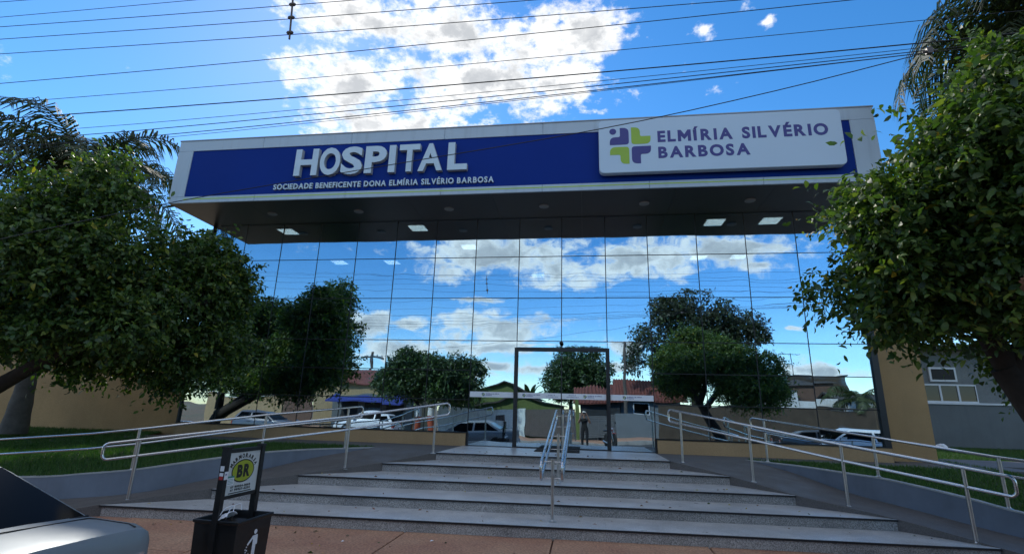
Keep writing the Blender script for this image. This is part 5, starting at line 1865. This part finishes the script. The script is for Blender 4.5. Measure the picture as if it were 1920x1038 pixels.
house('white_building', 'small white house, reflected behind the coconut palm', 21.0, 27, -34, -28.5, 3.0, 3.6, 'white_paint', 'roof_dark', 'x', .2)

# utility poles and an aerial
up_ = empty('utility_pole', (-26, -50, 0))
MB().tube([(-26.0, -50, -.2), (-26.0, -50, 9.0)], .16, 8).build('pole', 'wood_pole', up_, smooth=50)
MB().box(-27.4, -24.6, -50.1, -49.9, 8.1, 8.28).build('crossarm', 'wood_pole', up_)
for x in (-27.2, -26.6, -25.4, -24.8):
    MB().lathe([(.05, 8.285), (.07, 8.38), (.04, 8.5)], (x, -50, 0), 8).build('insulator', 'ceramic', up_)
tag(up_, 'distant utility pole with a crossarm, reflected above the red roof', 'pole')
tag(MB().tube([(4.85, -24.4, -.1), (4.80, -24.45, 3.0), (4.88, -24.5, 6.6)], [.13, .12, .09], 8).build('wooden_pole', 'wood_pole', smooth=50), 'slightly leaning dark pole, reflected before the red tiled roofs', 'pole')
ae = empty('aerial', (19.6, -33, 4))
MB().tube([(19.6, -33.5, 3.6), (19.6, -33.5, 7.2)], .03, 6).build('mast', 'black_metal', ae)
for i in range(5):
    MB().tube([(19.0 + .3 * i, -33.9, 7.1), (19.0 + .3 * i, -33.1, 7.1)], .012, 5).build('element', 'black_metal', ae)
MB().tube([(18.9, -33.5, 7.1), (20.3, -33.5, 7.1)], .014, 5).build('boom', 'black_metal', ae)
tag(ae, 'thin television aerial, reflected left of the coconut palm', 'aerial')

# trees across the street
DK = ['leaf_dark', 'leaf_oiti']
GR = 'trees across the street'


def far_tree(label, base, r0, clumps, ntwig, per=7, size=.22, mats=DK, wts=(.75, .25), h=2.0, lean=0, **kw):
    tr = [base, (base[0] + lean * .4, base[1], base[2] + h * .5), (base[0] + lean, base[1], base[2] + h)]
    return tree('street_tree', label, base, tr, clumps, ntwig, per, size, list(mats), list(wts), tl=kw.pop('tl', .5), full=False, group=GR, r0=r0, **kw)


ta = far_tree('clipped dark tree with painted trunk, reflected left of the two before the white wall', (-9.55, -21.0, -.05), .17,
         [(-11.1, -21, 4.2, 1.25, 1.3, 1.2), (-10.0, -21, 4.5, 1.2, 1.3, 1.15), (-10.5, -21, 3.2, 1.6, 1.4, .8), (-12.0, -21, 3.6, .7, .9, .7)], 2600, h=2.0)
tb_ = far_tree('clipped dark tree with painted trunk, reflected right of the two before the white wall', (-8.55, -21.1, -.05), .16,
         [(-8.2, -21, 4.3, 1.3, 1.3, 1.2), (-7.0, -21, 4.1, 1.2, 1.3, 1.2), (-7.6, -21, 3.1, 1.6, 1.4, .8), (-5.9, -21, 3.2, .8, .8, .8), (-5.55, -21.2, 4.5, .45, .5, .55)], 2700, h=2.0)
for o, x in ((ta, -9.55), (tb_, -8.55)):
    MB().lathe([(.235, .0), (.225, 1.25)], (x, -21.0 if x < -9 else -21.1, 0), 12).build('painted_band', 'orange_paint', o, smooth=50)
    MB().lathe([(.226, 1.252), (.22, 1.75)], (x, -21.0 if x < -9 else -21.1, 0), 12).build('painted_band', 'white_paint', o, smooth=50)
far_tree('round dark tree behind the houses, reflected in the door leaves', (.6, -36, 0), .3,
         [(-.9, -36, 4.9, 1.9, 1.8, 1.6), (1.0, -36, 6.2, 2.1, 1.9, 1.7), (2.8, -36, 5.1, 1.7, 1.8, 1.6), (.8, -36, 4.4, 2.6, 2.0, 1.3), (2.2, -36.5, 6.6, 1.2, 1.2, 1.0)], 3600, size=.26, h=3.0)
far_tree('tall airy tree with open branches, reflected above the clipped right tree', (10.2, -27.5, 0), .42,
         [(8.2, -27.5, 9.0, 2.0, 2.0, 1.6), (10.2, -27.5, 9.6, 2.1, 2.0, 1.6), (12.3, -27.5, 9.0, 1.6, 1.8, 1.2), (14.2, -27.5, 8.7, 1.5, 1.6, 1.1), (6.6, -27.5, 7.6, 1.2, 1.4, 1.4), (13.2, -27.5, 7.2, 1.9, 1.7, 1.2),
          (9.0, -27.5, 6.8, 2.2, 2.0, 1.5), (11.2, -27.5, 7.3, 1.9, 1.8, 1.3), (6.0, -27.5, 5.7, .9, 1.2, 1.0), (14.9, -27.5, 7.9, .9, 1.0, .8), (9.5, -27.5, 5.4, 2.4, 1.6, 1.2), (12.4, -27.5, 5.6, 2.0, 1.6, 1.1)], 6200, per=5, size=.24, mats=['leaf_airy', 'leaf_dark'], wts=(.7, .3), h=4.5, shell=.30)
far_tree('bushy shrub behind the white wall, reflected over the silver car', (-8.2, -25.6, 0), .1,
         [(-8.4, -25.6, 2.2, 1.3, .8, .5), (-6.6, -25.6, 2.0, 1.0, .7, .4)], 700, size=.18, h=1.5, mats=['leaf_oiti', 'leaf_young'])
far_tree('broad dark tree behind the yellow wall, reflected at the far left of the glass', (-28.5, -31, 0), .3,
         [(-26.5, -31, 4.5, 2.2, 2, 1.8), (-29.5, -31, 4.8, 2.4, 2, 2.0), (-32.5, -31, 4.4, 2.2, 2, 2.0), (-28, -31, 2.9, 4.5, 2, .9)], 2600, size=.3, h=2.5)
far_tree('tall dark tree, reflected between the yellow wall and the red roofed house', (-23.2, -33, 0), .3,
         [(-23.2, -33, 5.0, 2.0, 2, 1.9), (-24.4, -33, 3.6, 1.8, 2, 1.2)], 1500, size=.3, h=2.5)
bn = empty('banana_plant', (-2.8, -30, 0))
MB().tube([(-2.8, -30, 0), (-2.8, -30, 2.6)], [.16, .1], 8).build('stem', 'green_dark', bn, smooth=50)
for i in range(7):
    az, el = i * .9, 1.25 - .06 * i
    v, f = [], []
    for k in range(9):
        tt = k / 8
        c = Vector((-2.8, -30, 2.5)) + Vector((math.cos(az) * math.cos(el), math.sin(az) * math.cos(el), math.sin(el))) * 2.0 * tt + Vector((math.cos(az), math.sin(az), -1)) * .5 * tt * tt
        ww = .26 * math.sin(math.pi * min(1, tt * .9 + .1)) + .01
        s = Vector((-math.sin(az), math.cos(az), 0)) * ww
        v += [c - s, c + Vector((0, 0, -.06)), c + s]
    for k in range(8):
        f += [(3 * k, 3 * k + 1, 3 * k + 4, 3 * k + 3), (3 * k + 1, 3 * k + 2, 3 * k + 5, 3 * k + 4)]
    MB().add(v, f).build('leaf', 'leaf_dark', bn, smooth=60)
tag(bn, 'banana plant with upright leaves, reflected left of the round tree', 'plant')
palm('young coconut palm behind the brown wall, reflected at the right end of the glass', 20.6, -25.8, 0, 2.3, .15, 13, 2.6, .2, group='palms across the street', lm='coconut_leaf', wl=.5, el0=1.1)

# ================================================================== fallen leaves and grit on the pavement, steps and ramps
n = 420
X = RNG.uniform(-7, 9, n)
Y = RNG.uniform(-9.1, -6.15, n)
Zz = np.full(n, 0.006)
k = RNG.random(n) < 0.3
for i in np.where(k)[0]:
    kk = int(RNG.integers(0, 5))
    X[i] = RNG.uniform(XL[kk] + .2, XR[kk] - .2)
    Y[i] = nose(kk, X[i]) + RNG.uniform(.1, .75)
    Zz[i] = .15 * (kk + 1) + .004
LDr = RNG.normal(0, 1, (n, 3))
LDr[:, 2] *= .12
me = leaf_mesh('fallen_leaves', np.stack([X, Y, Zz], 1), LDr, .055, ['dead_leaf', 'leaf_yellow', 'leaf_dark'], [.6, .15, .25], False)
tag(link('fallen_leaves', me), 'dry fallen leaves scattered over the pavement and steps', 'leaves', kind='stuff')
for x, y, s_, lab in ((-.15, -6.45, .022, 'tiny white paper scrap on the pavement before the steps, left of the middle rail'), (-1.2, -6.75, .018, 'tiny white paper scrap on the pavement right of the litter bin')):
    tag(MB().add([(x - s_, y - s_, .004), (x + s_, y - s_ * .6, .012), (x + s_ * .8, y + s_, .005), (x - s_ * .7, y + s_ * .8, .014)], [(0, 1, 2), (0, 2, 3)]).build('paper_scrap', 'mask_white'), lab, 'litter')
